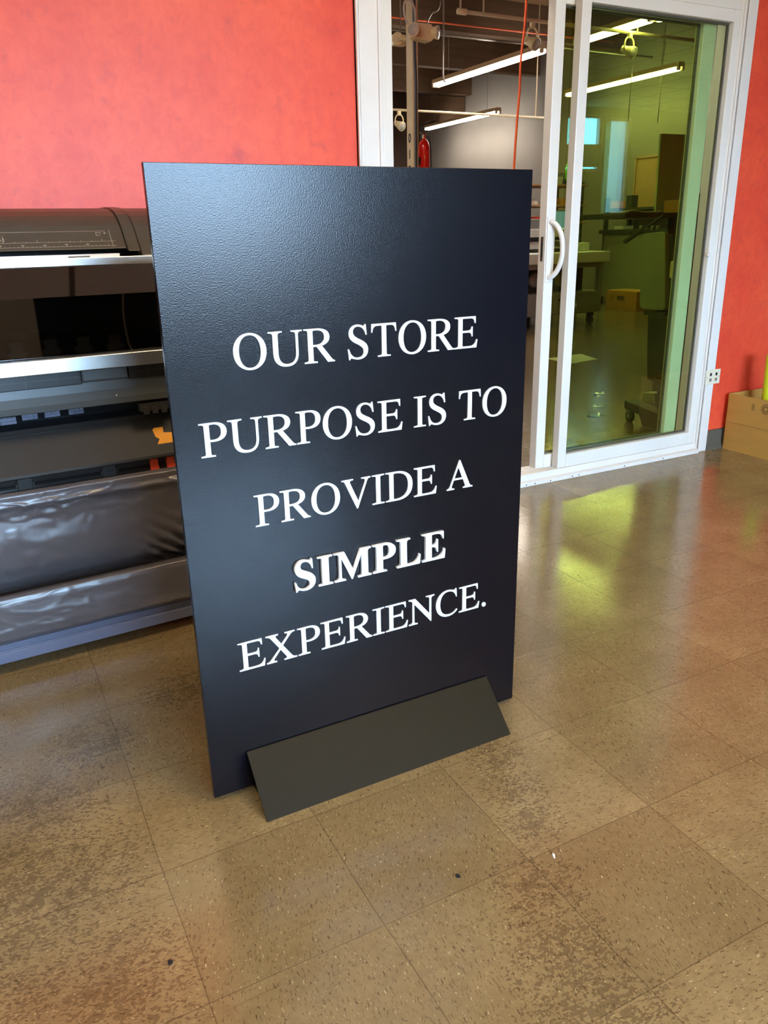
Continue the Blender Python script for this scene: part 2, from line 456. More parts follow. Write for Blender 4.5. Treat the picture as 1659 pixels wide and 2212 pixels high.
# casing, base and threshold of the sliding door
def casing(x0, x1, z0, z1, nm):
    b = B()
    b.box(x0, x1, 2.770, WALL, z0, z1)
    return struct(b.build(nm, M['casing'], bevel=.003))
cs = B()
for a, b, y in ((1.361, 1.462, 2.771), (1.372, 1.384, 2.766), (1.361, 1.370, 2.763), (1.446, 1.462, 2.764)):
    cs.box(a, b, y, WALL, 0, 2.12)
struct(cs.build('trim_1', M['casing'], bevel=.002))
cs = B()
cs.box(3.282, 3.345, 2.770, WALL, 0, 2.12).box(3.282, 3.292, 2.765, WALL, 0, 2.12)
struct(cs.build('trim_2', M['casing'], bevel=.002))
struct(B().box(1.462, 3.282, 2.770, WALL, 2.045, 2.12).build('trim_3', M['casing'], bevel=.002))
bb = B(); bb.prism([(2.785, 0), (2.762, 0), (2.765, .012), (2.776, .03), (2.777, .1), (2.785, .104)], 'x', 3.346, X1)
struct(bb.build('baseboard_right', M['baseb']))
bb = B(); bb.prism([(2.785, 0), (2.762, 0), (2.765, .012), (2.776, .03), (2.777, .1), (2.785, .104)], 'x', X0, 1.36)
struct(bb.build('baseboard_left', M['baseb']))

door = sempty('door_1', (2.37, 2.83, 0))
f = B()   # outer frame: jambs, head and the stepped sill
f.box(1.462, 1.506, 2.776, 2.90, 0, 2.045).box(3.250, 3.282, 2.776, 2.90, 0, 2.045).box(1.506, 3.250, 2.776, 2.90, 2.0, 2.045)
f.box(1.462, 1.474, 2.768, 2.776, 0, 2.045)
f.box(3.262, 3.276, 2.768, 2.776, 0, 2.045)
f.build('door_frame', M['white'], door, bevel=.002)
f = B(); f.prism([(2.752, 0), (2.752, .018), (2.768, .024), (2.772, .052), (2.819, .052), (2.819, .04), (2.826, .04), (2.826, .052), (2.885, .052), (2.90, .03), (2.90, 0)], 'x', 1.47, 3.272)
sill = f.build('sill_track', M['white'], door, bevel=.0015)
f = B()
for x in (1.62, 1.9, 2.16, 2.21, 2.30, 2.43, 2.47, 2.76, 3.02):
    f.cyl((x, 2.7525, .009), (x, 2.7505, .009), .003, 8)
f.build('track_screw', M['deep'], sill)

def panel(name, x0, x1, y0, y1, z0, z1, sl, sr, rb, rt, glass, ygl):
    b = B()
    b.box(x0, x0 + sl, y0, y1, z0, z1).box(x1 - sr, x1, y0, y1, z0, z1)
    b.box(x0 + sl, x1 - sr, y0, y1, z0, z0 + rb).box(x0 + sl, x1 - sr, y0, y1, z1 - rt, z1)
    p = b.build(name, M['white'], door, bevel=.003)
    gs = B(); g = .008   # thin glazing bead round the glass
    a0, a1, c0, c1 = x0 + sl, x1 - sr, z0 + rb, z1 - rt
    gs.box(a0, a0 + g, ygl - .006, ygl + .006, c0, c1).box(a1 - g, a1, ygl - .006, ygl + .006, c0, c1)
    gs.box(a0 + g, a1 - g, ygl - .006, ygl + .006, c0, c0 + g).box(a0 + g, a1 - g, ygl - .006, ygl + .006, c1 - g, c1)
    gs.build('glazing_bead', M['baseb'], p)
    B().box(a0 + g * .5, a1 - g * .5, ygl - .002, ygl + .002, c0 + g * .5, c1 - g * .5).build('glass_pane', glass, p)
    return p
panel('fixed_panel', 2.357, 3.250, 2.776, 2.819, .052, 2.0, .048, .040, .062, .048, M['glassA'], 2.806)
sl = panel('sliding_panel', 2.268, 3.165, 2.828, 2.876, .05, 2.0, .05, .078, .062, .05, M['glassB'], 2.856)
# the bow handle on the lock stile
hb = B(); hx = 2.285
zc, hh = 1.03, .115
pts = []
for k in range(17):
    a = -PI / 2 + PI * k / 16
    pts.append((hx + .028 * (math.cos(a) ** 1.0) * 1.2, 2.826 - .052 * math.cos(a), zc + hh * math.sin(a)))
hb.tube(pts, [.011] * 17, 10)
hb.box(hx - .013, hx + .016, 2.822, 2.828, zc - hh - .02, zc + hh + .02)
hb.build('door_handle', M['white'], sl, bevel=.003)
lt = B(); lt.box(2.2665, 2.268, 2.842, 2.858, .985, 1.085)
lp = lt.build('latch_slot', M['chrome'], sl)
B().box(2.2658, 2.2666, 2.846, 2.854, 1.0, 1.065).build('latch_hook', M['deep'], sl)
B().lathe((3.205, 2.776, .985), [(.0, -.012), (.008, -.010), (.010, -.005), (.008, 0)], (0, 1, 0), 14).build('bumper', M['white'], door)

# ------------------------------------------------------------------ lettering (own outlines, 1000 units to the em)
def serif_stem(xl, xr, sl, sr, h=662, t=26, b=34):
    return [[('M', xl, h), ('L', xr, h), ('L', xr, h - t), ('C', sr + 8, h - t - 2, sr, h - t - 10, sr, h - t - b), ('L', sr, t + b),
             ('C', sr, t + 10, sr + 8, t + 2, xr, t), ('L', xr, 0), ('L', xl, 0), ('L', xl, t), ('C', sl - 8, t + 2, sl, t + 10, sl, t + b),
             ('L', sl, h - t - b), ('C', sl, h - t - 10, sl - 8, h - t - 2, xl, h - t)]]
def P(s):
    out = []; cur = None
    tok = s.replace(',', ' ').split(); i = 0
    while i < len(tok):
        c = tok[i]
        if c == 'M': cur = [('M', float(tok[i + 1]), float(tok[i + 2]))]; out.append(cur); i += 3
        elif c == 'L': cur.append(('L', float(tok[i + 1]), float(tok[i + 2]))); i += 3
        elif c == 'C': cur.append(('C',) + tuple(float(q) for q in tok[i + 1:i + 7])); i += 7
        else: raise ValueError(c)
    return out
REG = {
 'I': (333, serif_stem(18, 315, 113, 219)),
 'O': (722, P('M 361 676 C 545 676 688 540 688 331 C 688 122 545 -14 361 -14 C 177 -14 34 122 34 331 C 34 540 177 676 361 676 M 361 634 C 232 634 148 520 148 331 C 148 142 232 28 361 28 C 490 28 574 142 574 331 C 574 520 490 634 361 634')),
 'U': (722, P('M 14 662 L 300 662 L 300 636 C 222 634 208 622 208 575 L 208 245 C 208 105 272 34 392 34 C 508 34 568 108 568 255 L 568 560 C 568 620 552 634 474 636 L 474 662 L 706 662 L 706 636 C 636 634 620 620 620 560 L 620 255 C 620 80 540 -14 370 -14 C 205 -14 102 70 102 240 L 102 575 C 102 622 88 634 14 636')),
 'R': (667, P('M 17 662 L 290 662 C 455 662 562 605 562 493 C 562 405 500 350 395 326 L 578 90 C 616 42 634 28 662 26 L 662 0 L 510 0 L 278 312 L 208 312 L 208 62 C 208 36 222 28 292 26 L 292 0 L 17 0 L 17 26 C 88 28 102 38 102 75 L 102 585 C 102 624 88 634 17 636 M 208 618 C 232 624 256 626 280 626 C 392 626 448 578 448 494 C 448 400 385 350 262 350 L 208 350')),
 'S': (556, P('M 449 676 L 425 676 C 420 655 412 645 399 645 C 375 645 335 676 265 676 C 148 676 68 602 68 500 C 68 400 132 352 232 300 C 335 247 390 210 390 138 C 390 70 340 26 262 26 C 160 26 95 92 67 205 L 42 205 L 60 -14 L 84 -14 C 88 8 98 18 112 18 C 140 18 190 -14 272 -14 C 402 -14 491 62 491 176 C 491 272 430 325 330 377 C 225 430 162 460 162 538 C 162 598 206 636 265 636 C 350 636 418 578 442 463 L 469 463')),
 'T': (611, P('M 27 662 L 583 662 L 594 492 L 568 492 C 554 596 528 620 448 620 L 359 620 L 359 75 C 359 36 373 28 454 26 L 454 0 L 158 0 L 158 26 C 237 28 252 38 252 75 L 252 620 L 163 620 C 83 620 57 596 43 492 L 17 492')),
 'E': (611, P('M 12 662 L 544 662 L 547 517 L 520 517 C 508 600 488 622 410 622 L 230 622 C 215 622 212 618 212 604 L 212 372 L 352 372 C 418 372 436 388 446 450 L 472 450 L 472 240 L 446 240 C 436 304 418 328 352 328 L 212 328 L 212 78 C 212 48 224 40 268 40 L 385 40 C 498 40 530 72 572 171 L 598 171 L 571 0 L 12 0 L 12 26 C 88 28 106 40 106 78 L 106 584 C 106 622 88 634 12 636')),
 'P': (556, P('M 16 662 L 290 662 C 450 662 546 600 546 482 C 546 362 450 290 292 290 C 262 290 236 291 212 294 L 212 66 C 212 36 226 28 297 26 L 297 0 L 16 0 L 16 26 C 90 28 106 38 106 75 L 106 585 C 106 624 90 634 16 636 M 212 618 C 234 625 258 626 282 626 C 382 626 434 576 434 480 C 434 380 376 328 275 328 C 250 328 232 329 212 332')),
 'V': (722, P('M 16 662 L 292 662 L 292 636 C 232 635 212 626 212 604 C 212 590 218 575 226 556 L 400 152 L 552 545 C 560 566 564 584 564 597 C 564 620 545 634 480 636 L 480 662 L 700 662 L 700 636 C 652 634 634 618 616 574 L 385 -11 L 357 -11 L 100 578 C 80 622 62 634 16 636')),
 'D': (722, P('M 16 662 L 300 662 C 540 662 688 540 688 335 C 688 122 545 0 300 0 L 16 0 L 16 26 C 92 28 108 38 108 75 L 108 585 C 108 624 92 634 16 636 M 214 600 C 214 620 226 624 262 624 C 470 624 574 528 574 332 C 574 150 480 38 270 38 C 226 38 214 46 214 72')),
 'A': (722, P('M 368 674 L 344 674 L 108 112 C 80 44 60 28 15 26 L 15 0 L 216 0 L 216 26 C 162 28 144 38 144 62 C 144 78 149 96 156 114 L 198 218 L 440 218 L 494 92 C 502 76 504 64 504 54 C 504 36 490 28 448 26 L 448 0 L 706 0 L 706 26 C 656 30 640 44 612 108 M 214 258 L 424 258 L 319 510')),
 'X': (722, P('M 18 662 L 303 662 L 303 636 C 255 634 243 622 243 606 C 243 590 262 564 280 536 L 366 406 L 458 520 C 490 558 507 585 507 604 C 507 625 492 634 448 636 L 448 662 L 684 662 L 684 636 C 626 634 602 620 548 552 L 396 364 L 585 90 C 625 35 650 28 706 26 L 706 0 L 408 0 L 408 26 C 455 30 470 36 470 54 C 470 68 455 92 440 115 L 336 272 L 203 108 C 187 88 177 70 177 58 C 177 36 195 28 242 26 L 242 0 L 10 0 L 10 26 C 60 30 82 45 138 112 L 308 315 L 140 565 C 105 615 80 632 18 636')),
 'N': (722, P('M 12 662 L 190 662 L 570 200 L 570 553 C 570 620 552 634 478 636 L 478 662 L 708 662 L 708 636 C 640 632 622 618 622 553 L 622 -11 L 600 -11 L 160 526 L 160 109 C 160 45 176 30 250 26 L 250 0 L 12 0 L 12 26 C 86 30 108 45 108 109 L 108 585 C 85 620 60 634 12 636')),
 'C': (667, P('M 600 676 L 574 676 C 568 655 556 645 540 645 C 505 645 450 676 370 676 C 175 676 28 530 28 330 C 28 125 165 -14 365 -14 C 480 -14 570 30 634 113 L 612 134 C 550 66 480 32 398 32 C 240 32 146 140 146 335 C 146 520 232 636 365 636 C 485 636 560 575 586 455 L 612 455')),
 '.': (250, P('M 125 104 C 159 104 184 77 184 46 C 184 14 159 -12 125 -12 C 91 -12 66 14 66 46 C 66 77 91 104 125 104')),
 ' ': (250, []),
}
BOLD = {
 'S': (556, P('M 455 692 L 428 692 C 422 665 412 655 396 655 C 365 655 320 692 245 692 C 125 692 46 600 46 490 C 46 375 130 320 235 270 C 330 225 372 195 372 128 C 372 62 325 20 255 20 C 160 20 95 85 62 205 L 35 205 L 50 -19 L 80 -19 C 84 5 95 18 112 18 C 145 18 190 -19 272 -19 C 415 -19 513 65 513 197 C 513 302 440 360 330 412 C 230 458 180 485 180 555 C 180 612 215 650 268 650 C 352 650 412 585 438 468 L 466 468')),
 'I': (389, serif_stem(20, 370, 112, 278, 676, 26, 30)),
 'M': (944, P('M 14 676 L 272 676 L 474 222 L 664 676 L 922 676 L 922 650 C 852 646 838 630 838 570 L 838 105 C 838 44 852 30 922 26 L 922 0 L 584 0 L 584 26 C 662 30 676 44 676 105 L 676 540 L 450 0 L 424 0 L 190 540 L 190 140 C 190 52 206 30 290 26 L 290 0 L 14 0 L 14 26 C 106 30 132 52 132 140 L 132 570 C 132 634 102 648 14 650')),
 'P': (611, P('M 16 676 L 320 676 C 500 676 600 606 600 490 C 600 365 500 298 340 298 L 272 298 L 272 105 C 272 44 290 30 372 26 L 372 0 L 16 0 L 16 26 C 92 30 108 42 108 105 L 108 570 C 108 634 92 648 16 650 M 272 602 C 272 632 282 638 310 638 C 396 638 430 590 430 488 C 430 380 392 338 300 338 L 272 338')),
 'L': (667, P('M 19 676 L 372 676 L 372 650 C 294 646 277 634 277 570 L 277 104 C 277 52 292 38 362 38 C 500 38 565 95 608 232 L 638 232 L 618 0 L 19 0 L 19 26 C 96 30 112 42 112 105 L 112 570 C 112 634 96 648 19 650')),
 'E': (667, P('M 16 676 L 592 676 L 595 490 L 567 490 C 545 600 500 638 380 638 L 292 638 C 276 638 272 633 272 618 L 272 368 C 368 368 398 400 413 500 L 441 500 L 441 190 L 413 190 C 398 290 365 328 272 330 L 272 90 C 272 48 282 38 330 38 C 490 38 570 90 611 227 L 641 227 L 622 0 L 16 0 L 16 26 C 92 30 108 42 108 105 L 108 570 C 108 634 92 648 16 650')),
}
def flat(contour, k=9):
    pts = []
    for s_ in contour:
        if s_[0] in 'ML': pts.append((s_[1], s_[2]))
        else:
            x0, y0 = pts[-1]; _, a, b, c, d, e_, g_ = s_
            for j in range(1, k + 1):
                t = j / k; u = 1 - t
                pts.append((u ** 3 * x0 + 3 * u * u * t * a + 3 * u * t * t * c + t ** 3 * e_, u ** 3 * y0 + 3 * u * u * t * b + 3 * u * t * t * d + t ** 3 * g_))
    if math.dist(pts[0], pts[-1]) < 1e-3: pts.pop()
    return pts
def area(p): return sum(p[i][0] * p[(i + 1) % len(p)][1] - p[(i + 1) % len(p)][0] * p[i][1] for i in range(len(p))) / 2
letter_cache = {}
def letter_mesh(ch, table, key, em, depth, bev):
    if (ch, key) in letter_cache: return letter_cache[(ch, key)]
    cu = bpy.data.curves.new('letter', 'CURVE'); cu.dimensions = '2D'; cu.fill_mode = 'BOTH'
    for c in table[ch][1]:
        p = flat(c); sp_ = cu.splines.new('POLY'); sp_.points.add(len(p) - 1)
        for i, (x, y) in enumerate(p): sp_.points[i].co = (x / 1000 * em, y / 1000 * em, 0, 1)
        sp_.use_cyclic_u = True
    cu.extrude = depth / 2 - bev; cu.bevel_depth = bev; cu.bevel_resolution = 0; cu.offset = -bev
    tmp = bpy.data.objects.new('tmp', cu)
    me = bpy.data.meshes.new_from_object(tmp)
    bpy.data.objects.remove(tmp)
    # stand the glyph up: x stays, y becomes z, the face looks towards the reader (-Y)
    for v in me.vertices: v.co = Vector((v.co.x, -v.co.z - depth / 2, v.co.y))
    me.update()
    me.materials.clear(); me.materials.append(M['letter'])
    letter_cache[(ch, key)] = me
    return me

# ------------------------------------------------------------------ the sign panel and its stand
BX0, BW, BY, BZ0, BZ1 = .2912, .7600, 1.3601, .012, 1.2248
sign = thing('floor_sign', 'tall black sign panel with white raised serif lettering held upright in the low metal stand', 'sign', (BX0 + BW / 2, BY, BZ0))
pb = B().box(BX0, BX0 + BW, BY, BY + .0125, BZ0, BZ1).build('backing_panel', M['board'], sign, bevel=.0008)
def text_line(txt, xa, xb, base, table, key, em0, depth, bev):
    adv = sum(table[c][0] for c in txt)
    x = 0; pos = []
    for c in txt: pos.append(x); x += table[c][0]
    first = flat(table[txt[0]][1][0]); last = flat(table[txt[-1]][1][0])
    lo = min(p[0] for p in first); hi = pos[-1] + max(p[0] for p in last)
    sc = (xb - xa) / (hi - lo)
    for c, p in zip(txt, pos):
        if c == ' ': continue
        me = letter_mesh(c, table, key, em0, depth, bev)
        o = bpy.data.objects.new('letter', me); COL.objects.link(o); o.parent = sign
        o.location = Vector((BX0 + xa + (p - lo) * sc, BY, base)) - Vector(sign.location)
text_line('OUR STORE', .1185, .6335, .8875, REG, 'r', .0945, .0028, .0003)
text_line('PURPOSE IS TO', .0445, .7115, .7380, REG, 'r', .0945, .0028, .0003)
text_line('PROVIDE A', .1345, .6270, .5890, REG, 'r', .0945, .0028, .0003)
text_line('SIMPLE', .2040, .5560, .4385, BOLD, 'b', .0935, .0085, .0004)
text_line('EXPERIENCE.', .0775, .6710, .2905, REG, 'r', .0945, .0028, .0003)

st = thing('sign_stand', 'low black metal stand of two sloping plates gripping the foot of the sign panel', 'stand', (.67, BY + .006, 0))
SX0, SX1 = .367, .968
def plate(y0, y1, tk=.0025):
    d = Vector((y1 - y0, .1)).normalized(); n = Vector((d.y, -d.x)) * tk * (1 if y0 < y1 else -1)
    sgn = 1 if y0 < y1 else -1
    return [(y0, 0), (y0 + tk * sgn * 1.02, 0), (y1 + tk * sgn * .2, .0985), (y1, .1008), (y1 - tk * sgn * .8, .1002)]
b = B(); b.prism([(1.2525, 0), (1.2555, 0), (1.3585, .0985), (1.3585, .1015), (1.3560, .1010)], 'x', SX0, SX1)
b.build('front_plate', M['steel'], st, bevel=.0006)
b = B(); b.prism([(1.4805, 0), (1.4775, 0), (1.3740, .0985), (1.3740, .1015), (1.3770, .1010)], 'x', SX0, SX1)
b.build('rear_plate', M['steel'], st, bevel=.0006)
B().box(SX0 + .01, SX1 - .01, 1.3400, 1.3920, .0085, .0110).build('support_bar', M['steel'], st)

# ------------------------------------------------------------------ wide format printer against the red wall
AR = math.radians(3.2); CA, SA = math.cos(AR), math.sin(AR)
PR = thing('wide_format_printer', 'black wide format printer with silver bars and a taupe fabric catch basket', 'printer', (-SA * 2.1297, CA * 2.1297, 0), AR)
L0, L1 = -1.35, 1.15      # its own left and right ends
def pp(prof, name, mat, x0=L0, x1=L1, parent=None, bevel=.003, smooth=False):
    b = B(); b.prism(prof, 'x', x0, x1, smooth)
    return b.build(name, mat, parent or PR, bevel=bevel, local=True)
# main housing core
pp([(.06, .52), (.44, .52), (.44, 1.16), (.10, 1.16), (.07, 1.06), (.10, .80), (.06, .74), (.12, .66), (.06, .64)], 'housing', M['deep'])
# top cover with the curved front
cov = [(.012, 1.0905), (.050, 1.135), (.060, 1.146), (.075, 1.158), (.095, 1.170), (.125, 1.181), (.165, 1.1885), (.22, 1.192), (.44, 1.192), (.44, 1.16), (.10, 1.16), (.04, 1.0885)]
cover = pp(cov, 'top_cover', M['cover'], L0, .521, bevel=.002)
band = [(p[0] - (.004 if i < 8 else 0), p[1] + (.003 if i > 3 and i < 9 else 0)) for i, p in enumerate(cov)]
band[0] = (.002, 1.083)
pp(band, 'cover_band', M['cover'], .5225, .5525, bevel=.002)
capc = list(cov); capc[0] = (-.004, 1.072); capc[-1] = (.04, 1.07)
pp(capc, 'end_cover', M['cover'], .5545, L1, bevel=.003)
# ruler printed on the cover's flat front: origin (y .012, z 1.0905) up to (.050, 1.135)
sl_ = Vector((.038, .0445)).normalized(); nr = Vector((-sl_.y, sl_.x))
def on_cover(x, s, lift=.0004): q = Vector((.012, 1.0905)) + sl_ * s + nr * lift; return (x, q.x, q.y)
rb = B()
def mark(x0, x1, s0, s1):
    rb.add([on_cover(x0, s0), on_cover(x1, s0), on_cover(x1, s1), on_cover(x0, s1)], [(0, 1, 2, 3)])
mark(L0 + .1, .498, .0085, .0093); mark(L0 + .1, .498, .0225, .0233); mark(L0 + .1, .480, .0545, .0553)
mark(.4885, .4895, .006, .058)
k = 0; x = .478
while x > L0 + .12:
    mark(x, x + .0008, .0085, .0085 + (.0065 if k % 5 == 0 else .0032))
    if k % 5 == 0 and k: mark(x - .004, x + .004, .0140, .0158)
    x -= .0100; k += 1
x = .465; k = 0
while x > L0 + .12:
    mark(x, x + .0008, .0225, .0225 + (.008 if k % 6 == 0 else .0038)); x -= .0254; k += 1
mark(.455, .4562, .041, .0505); mark(.455, .464, .041, .0422); mark(.455, .467, .0495, .0507); mark(.466, .4672, .045, .0507); mark(.4745, .4795, .0465, .0495)
rb.build('ruler_marks', M['print'], cover, local=True)
def text_mesh(txt, size, depth=.0004, off=0.):
    cu = bpy.data.curves.new('txt', 'FONT'); cu.body = txt; cu.size = size; cu.extrude = depth; cu.offset = off
    tmp = bpy.data.objects.new('tmp', cu); me = bpy.data.meshes.new_from_object(tmp); bpy.data.objects.remove(tmp)
    return me
me = text_mesh('A3', .0135)
for v in me.vertices:
    q = on_cover(.226 + v.co.x, .028 + v.co.y, .0006); v.co = Vector(q)
me.materials.clear(); me.materials.append(M['print'])
o = bpy.data.objects.new('size_mark', me); COL.objects.link(o); o.parent = cover
B().box(.2365, .2373, .022, .0225, 1.108, 1.124).build('size_tick', M['print'], cover, local=True)
# sheet of paper in the exit slot, first silver bar
b = B().box(L0 + .1, .500, .008, .05, 1.0775, 1.0785).box(L0 + .1, .500, .0085, .0095, 1.068, 1.0785)
PAP = b.build('paper_sheet', M['paper'], PR, local=True)
b = B().box(L0 + .02, L1 - .02, -.006, .05, 1.052, 1.0715); b.build('upper_rail', M['silver'], PR, bevel=.0015, local=True)
b = B().box(.375, .425, -.004, .008, 1.0715, 1.0745); b.build('paper_guide', M['greyplast'], PR, bevel=.0008, local=True)
# smoked curved visor
vis = [(-.004, 1.052), (-.054, .984), (-.054, .92), (-.054, .845)]
b = B(); n = len(vis)
b.add([(x, p[0], p[1]) for x in (L0 + .02, L1 - .02) for p in vis], [(i, i + 1, n + i + 1, n + i) for i in range(n - 1)], False)
b.build('visor', M['visor'], PR, local=True)
# what shows faintly through the visor: head carriage rail, pinch rollers
b = B(); b.box(L0 + .05, L1 - .05, .0, .05, .895, .90).box(L0 + .05, L1 - .05, -.02, .05, .83, .84)
b.build('platen', M['panel'], PR, local=True)
rl = None
for k in range(22):
    x = .455 - .0775 * k
    if x < L0 + .1: break
    if rl is None:
        b = B(); b.prism([(-.019, 0), (.019, 0), (.024, .012), (.014, .018), (.016, .038), (-.016, .038), (-.014, .018), (-.024, .012)], 'y', -.018, .0)
        rl = b.build('pinch_roller', M['greyplast'], PR, local=True, bevel=.001); c = rl
    else: c = rl.copy(); COL.objects.link(c)
    c.location = (x, 0, .843)
B().tube(catmull([(.486, -.035, .985), (.478, -.045, .93), (.480, -.048, .87), (.487, -.048, .845)]), .003, 6).build('ink_tube', M['print'], PR, local=True)
# second silver bar
b = B().box(L0 + .0, L1 - .0, -.082, -.04, .8085, .8425); b.build('lower_rail', M['silver'], PR, bevel=.0015, local=True)
pp([(-.04, .81), (.06, .81), (.06, .78), (-.03, .80)], 'underside', M['black'], bevel=0)
# blue-grey front beam with dark vents along its top
pp([(.02, .800), (-.012, .782), (-.020, .768), (-.022, .745), (-.018, .722), (-.008, .703), (.06, .703), (.06, .80)], 'front_beam', M['greyplast'], bevel=.003)
for a, b_ in ((L0 + .1, .357), (.476, .70)):
    v = B().box(a, b_, -.034, -.004, .768, .806)
    vv = v.build('vent', M['black'], PR, bevel=.002, local=True)
    s_ = B(); x = a + .05
    while x < b_ - .02: s_.box(x, x + .0012, -.0348, -.034, .770, .804); x += .075
    s_.box(a + .005, b_ - .005, -.0348, -.034, .7865, .7877)
    s_.build('vent_line', M['cover'], vv, local=True)
B().box(.359, .474, -.030, -.006, .772, .806).build('tab_cover', M['greyplast'], PR, bevel=.004, local=True)
B().lathe((.44, -.021, .728), [(.0, 0), (.0025, 0), (.0025, .002), (0, .002)], (0, -1, 0), 10).build('screw', M['chrome'], PR, local=True)
# comb of media guides in the dark recess
sg = None; xs_ = [.16 - k * .046 for k in range(30)]
for k, x in enumerate(xs_ + [.215, .27, .33]):
    if x < L0 + .1: continue
    if sg is None:
        b = B()
        for q in (0, .013, .026): b.box(q, q + .010, -.005, .0, 0, .006).box(q, q + .010, -.005, .0, .008, .014)
        b.box(-.001, .037, 0, .004, -.002, .016)
        sg = b.build('media_guide', M['rail'], PR, local=True); c = sg
    else: c = sg.copy(); COL.objects.link(c)
    c.location = (x, .035 + (.03 if x > .2 else 0), .677)
b = B().box(.50, .595, .0, .03, .672, .694)
for q in range(4): b.box(.508 + q * .024, .524 + q * .024, -.004, 0, .664, .684)
b.build('guide_block', M['panel'], PR, bevel=.001, local=True)
# matt lower panel, tape, second recess
pp([(.075, .648), (.070, .652), (.0, .548), (-.002, .540), (.006, .536), (.06, .54)], 'lower_panel', M['panel'], bevel=.002)
def on_low(x, s, l=.0006):
    d = Vector((.07, .104)).normalized(); nn = Vector((-d.y, d.x)); q = Vector((0, .548)) + d * s + nn * l
    return (x, q.x, q.y)
tp = B(); cts = [(.5375, .088), (.580, .090), (.579, .068), (.592, .067), (.60, .045), (.545, .040), (.549, .057), (.543, .064), (.541, .076)]
cts = [(.536, .074), (.542, .079), (.566, .079), (.564, .062), (.600, .058), (.600, .030), (.540, .030), (.549, .045), (.540, .052)]
n = len(cts)
tp.add([on_low(x, s, .0) for x, s in cts] + [on_low(x, s, .0007) for x, s in cts], [tuple(range(n))[::-1], tuple(range(n, 2 * n))] + [(i, (i + 1) % n, n + (i + 1) % n, n + i) for i in range(n)])
tp.build('tape_strip', M['orange'], PR, local=True)
pp([(.03, .545), (.10, .545), (.10, .46), (.05, .46)], 'take_up_tray', M['black'], bevel=0)
cp = None
for x in (.19, .405, .62, -.03, -.25, -.47, -.69):
    if cp is None:
        b = B().box(-.018, .018, .0, .03, .0, .045).box(-.024, .024, .004, .03, .006, .026)
        cp = b.build('roller_clip', M['panel'], PR, bevel=.002, local=True); c = cp
    else: c = cp.copy(); COL.objects.link(c)
    c.location = (x, .025, .494)
for x in (.514, .560):
    B().prism([(x, .494), (x + .026, .494), (x + .021, .535), (x + .003, .535)], 'y', .022, .04).build('lever_tab', M['redclip'], PR, bevel=.0015, local=True)
b = B().tube([(L0 + .1, .045, .500), (L1 - .1, .045, .500)], .018, 16); b.build('take_up_roller', M['black'], PR, local=True)

# fabric basket: coarse sheet with folds
def fabric(name, rows, x0, x1, nx, wr, seed, parent=PR):
    b = B(); nv = len(rows); ny = 60; vs = []; fs = []
    for i in range(nx + 1):
        x = x0 + (x1 - x0) * i / nx
        for j in range(ny + 1):
            t = j / ny * (nv - 1); k_ = min(int(t), nv - 2); f_ = t - k_
            y = rows[k_][0] * (1 - f_) + rows[k_ + 1][0] * f_; z = rows[k_][1] * (1 - f_) + rows[k_ + 1][1] * f_
            amp = rows[k_][2] * (1 - f_) + rows[k_ + 1][2] * f_
            q = Vector((x * 5.5 + seed, z * 13, seed))
            n1 = noise.noise(q) * 1.2 + noise.noise(q * 2.3) * .5
            crease = (1 - abs(noise.noise(Vector((x * 13 + z * 18, z * 34 - x * 7, seed * 2)))) * 3) ** 3
            y += amp * (n1 * .008 - max(0, crease) * .005) * wr
            z += amp * noise.noise(Vector((x * 14, seed * 3, 0))) * .003
            g = max(0, (x - .46) / .16)    # gathers towards the right end
            g = min(g, 1)
            low = max(0, min(1, (.40 - z) / .18)) * (1 if seed < 5 else 0)
            y += g * low * .026 * math.sin((z * 1.0 + x * .75) * 150 + noise.noise(q) * 2)
            vs.append((x, y, z))
    for i in range(nx):
        for j in range(ny):
            a = i * (ny + 1) + j; fs.append((a, a + 1, a + ny + 2, a + ny + 1))
    b.add(vs, fs, True)
    o = b.build(name, M['vinyl'], parent, local=True)
    md = o.modifiers.new('thickness', 'SOLIDIFY'); md.thickness = .0015; md.offset = 1
    return o
fabric('catch_basket', [(.020, .500, .2), (.0, .506, .3), (-.012, .500, .5), (-.010, .484, .5), (-.016, .472, 1.2), (.0, .455, 1.3), (.006, .42, .8), (.012, .36, .5), (.022, .30, .5), (.045, .25, .8), (.085, .215, .8), (.10, .17, .4)], L0 + .05, L1 - .05, 330, 1., 1.7)
fabric('basket_flap', [(.02, .226, .2), (-.016, .236, .4), (-.030, .234, .6), (-.034, .222, .7), (-.032, .18, .9), (-.028, .14, .9), (-.02, .115, .6), (.0, .098, .3)], L0 + .05, L1 - .05, 300, .45, 7.3)
# stand: slate bottom rail on feet
pp([(.0, .040), (.060, .040), (.060, .100), (.008, .100), (.0, .094), (.0, .078), (.004, .076), (.004, .072), (.0, .070)], 'bottom_rail', M['rail'], L0 + .08, L1 - .08, bevel=.001)
for x in (-1.15, .95):
    B().box(x - .04, x + .04, .12, .20, .09, .60).box(x - .035, x + .035, -.04, .40, .055, .10).build('stand_leg', M['rail'], PR, bevel=.004, local=True)
    for y in (.0, .34):
        B().lathe((x - .012, y, .0275), [(0, 0), (.0275, 0), (.0275, .024), (0, .024)], (1, 0, 0), 20).build('caster', M['black'], PR, local=True)

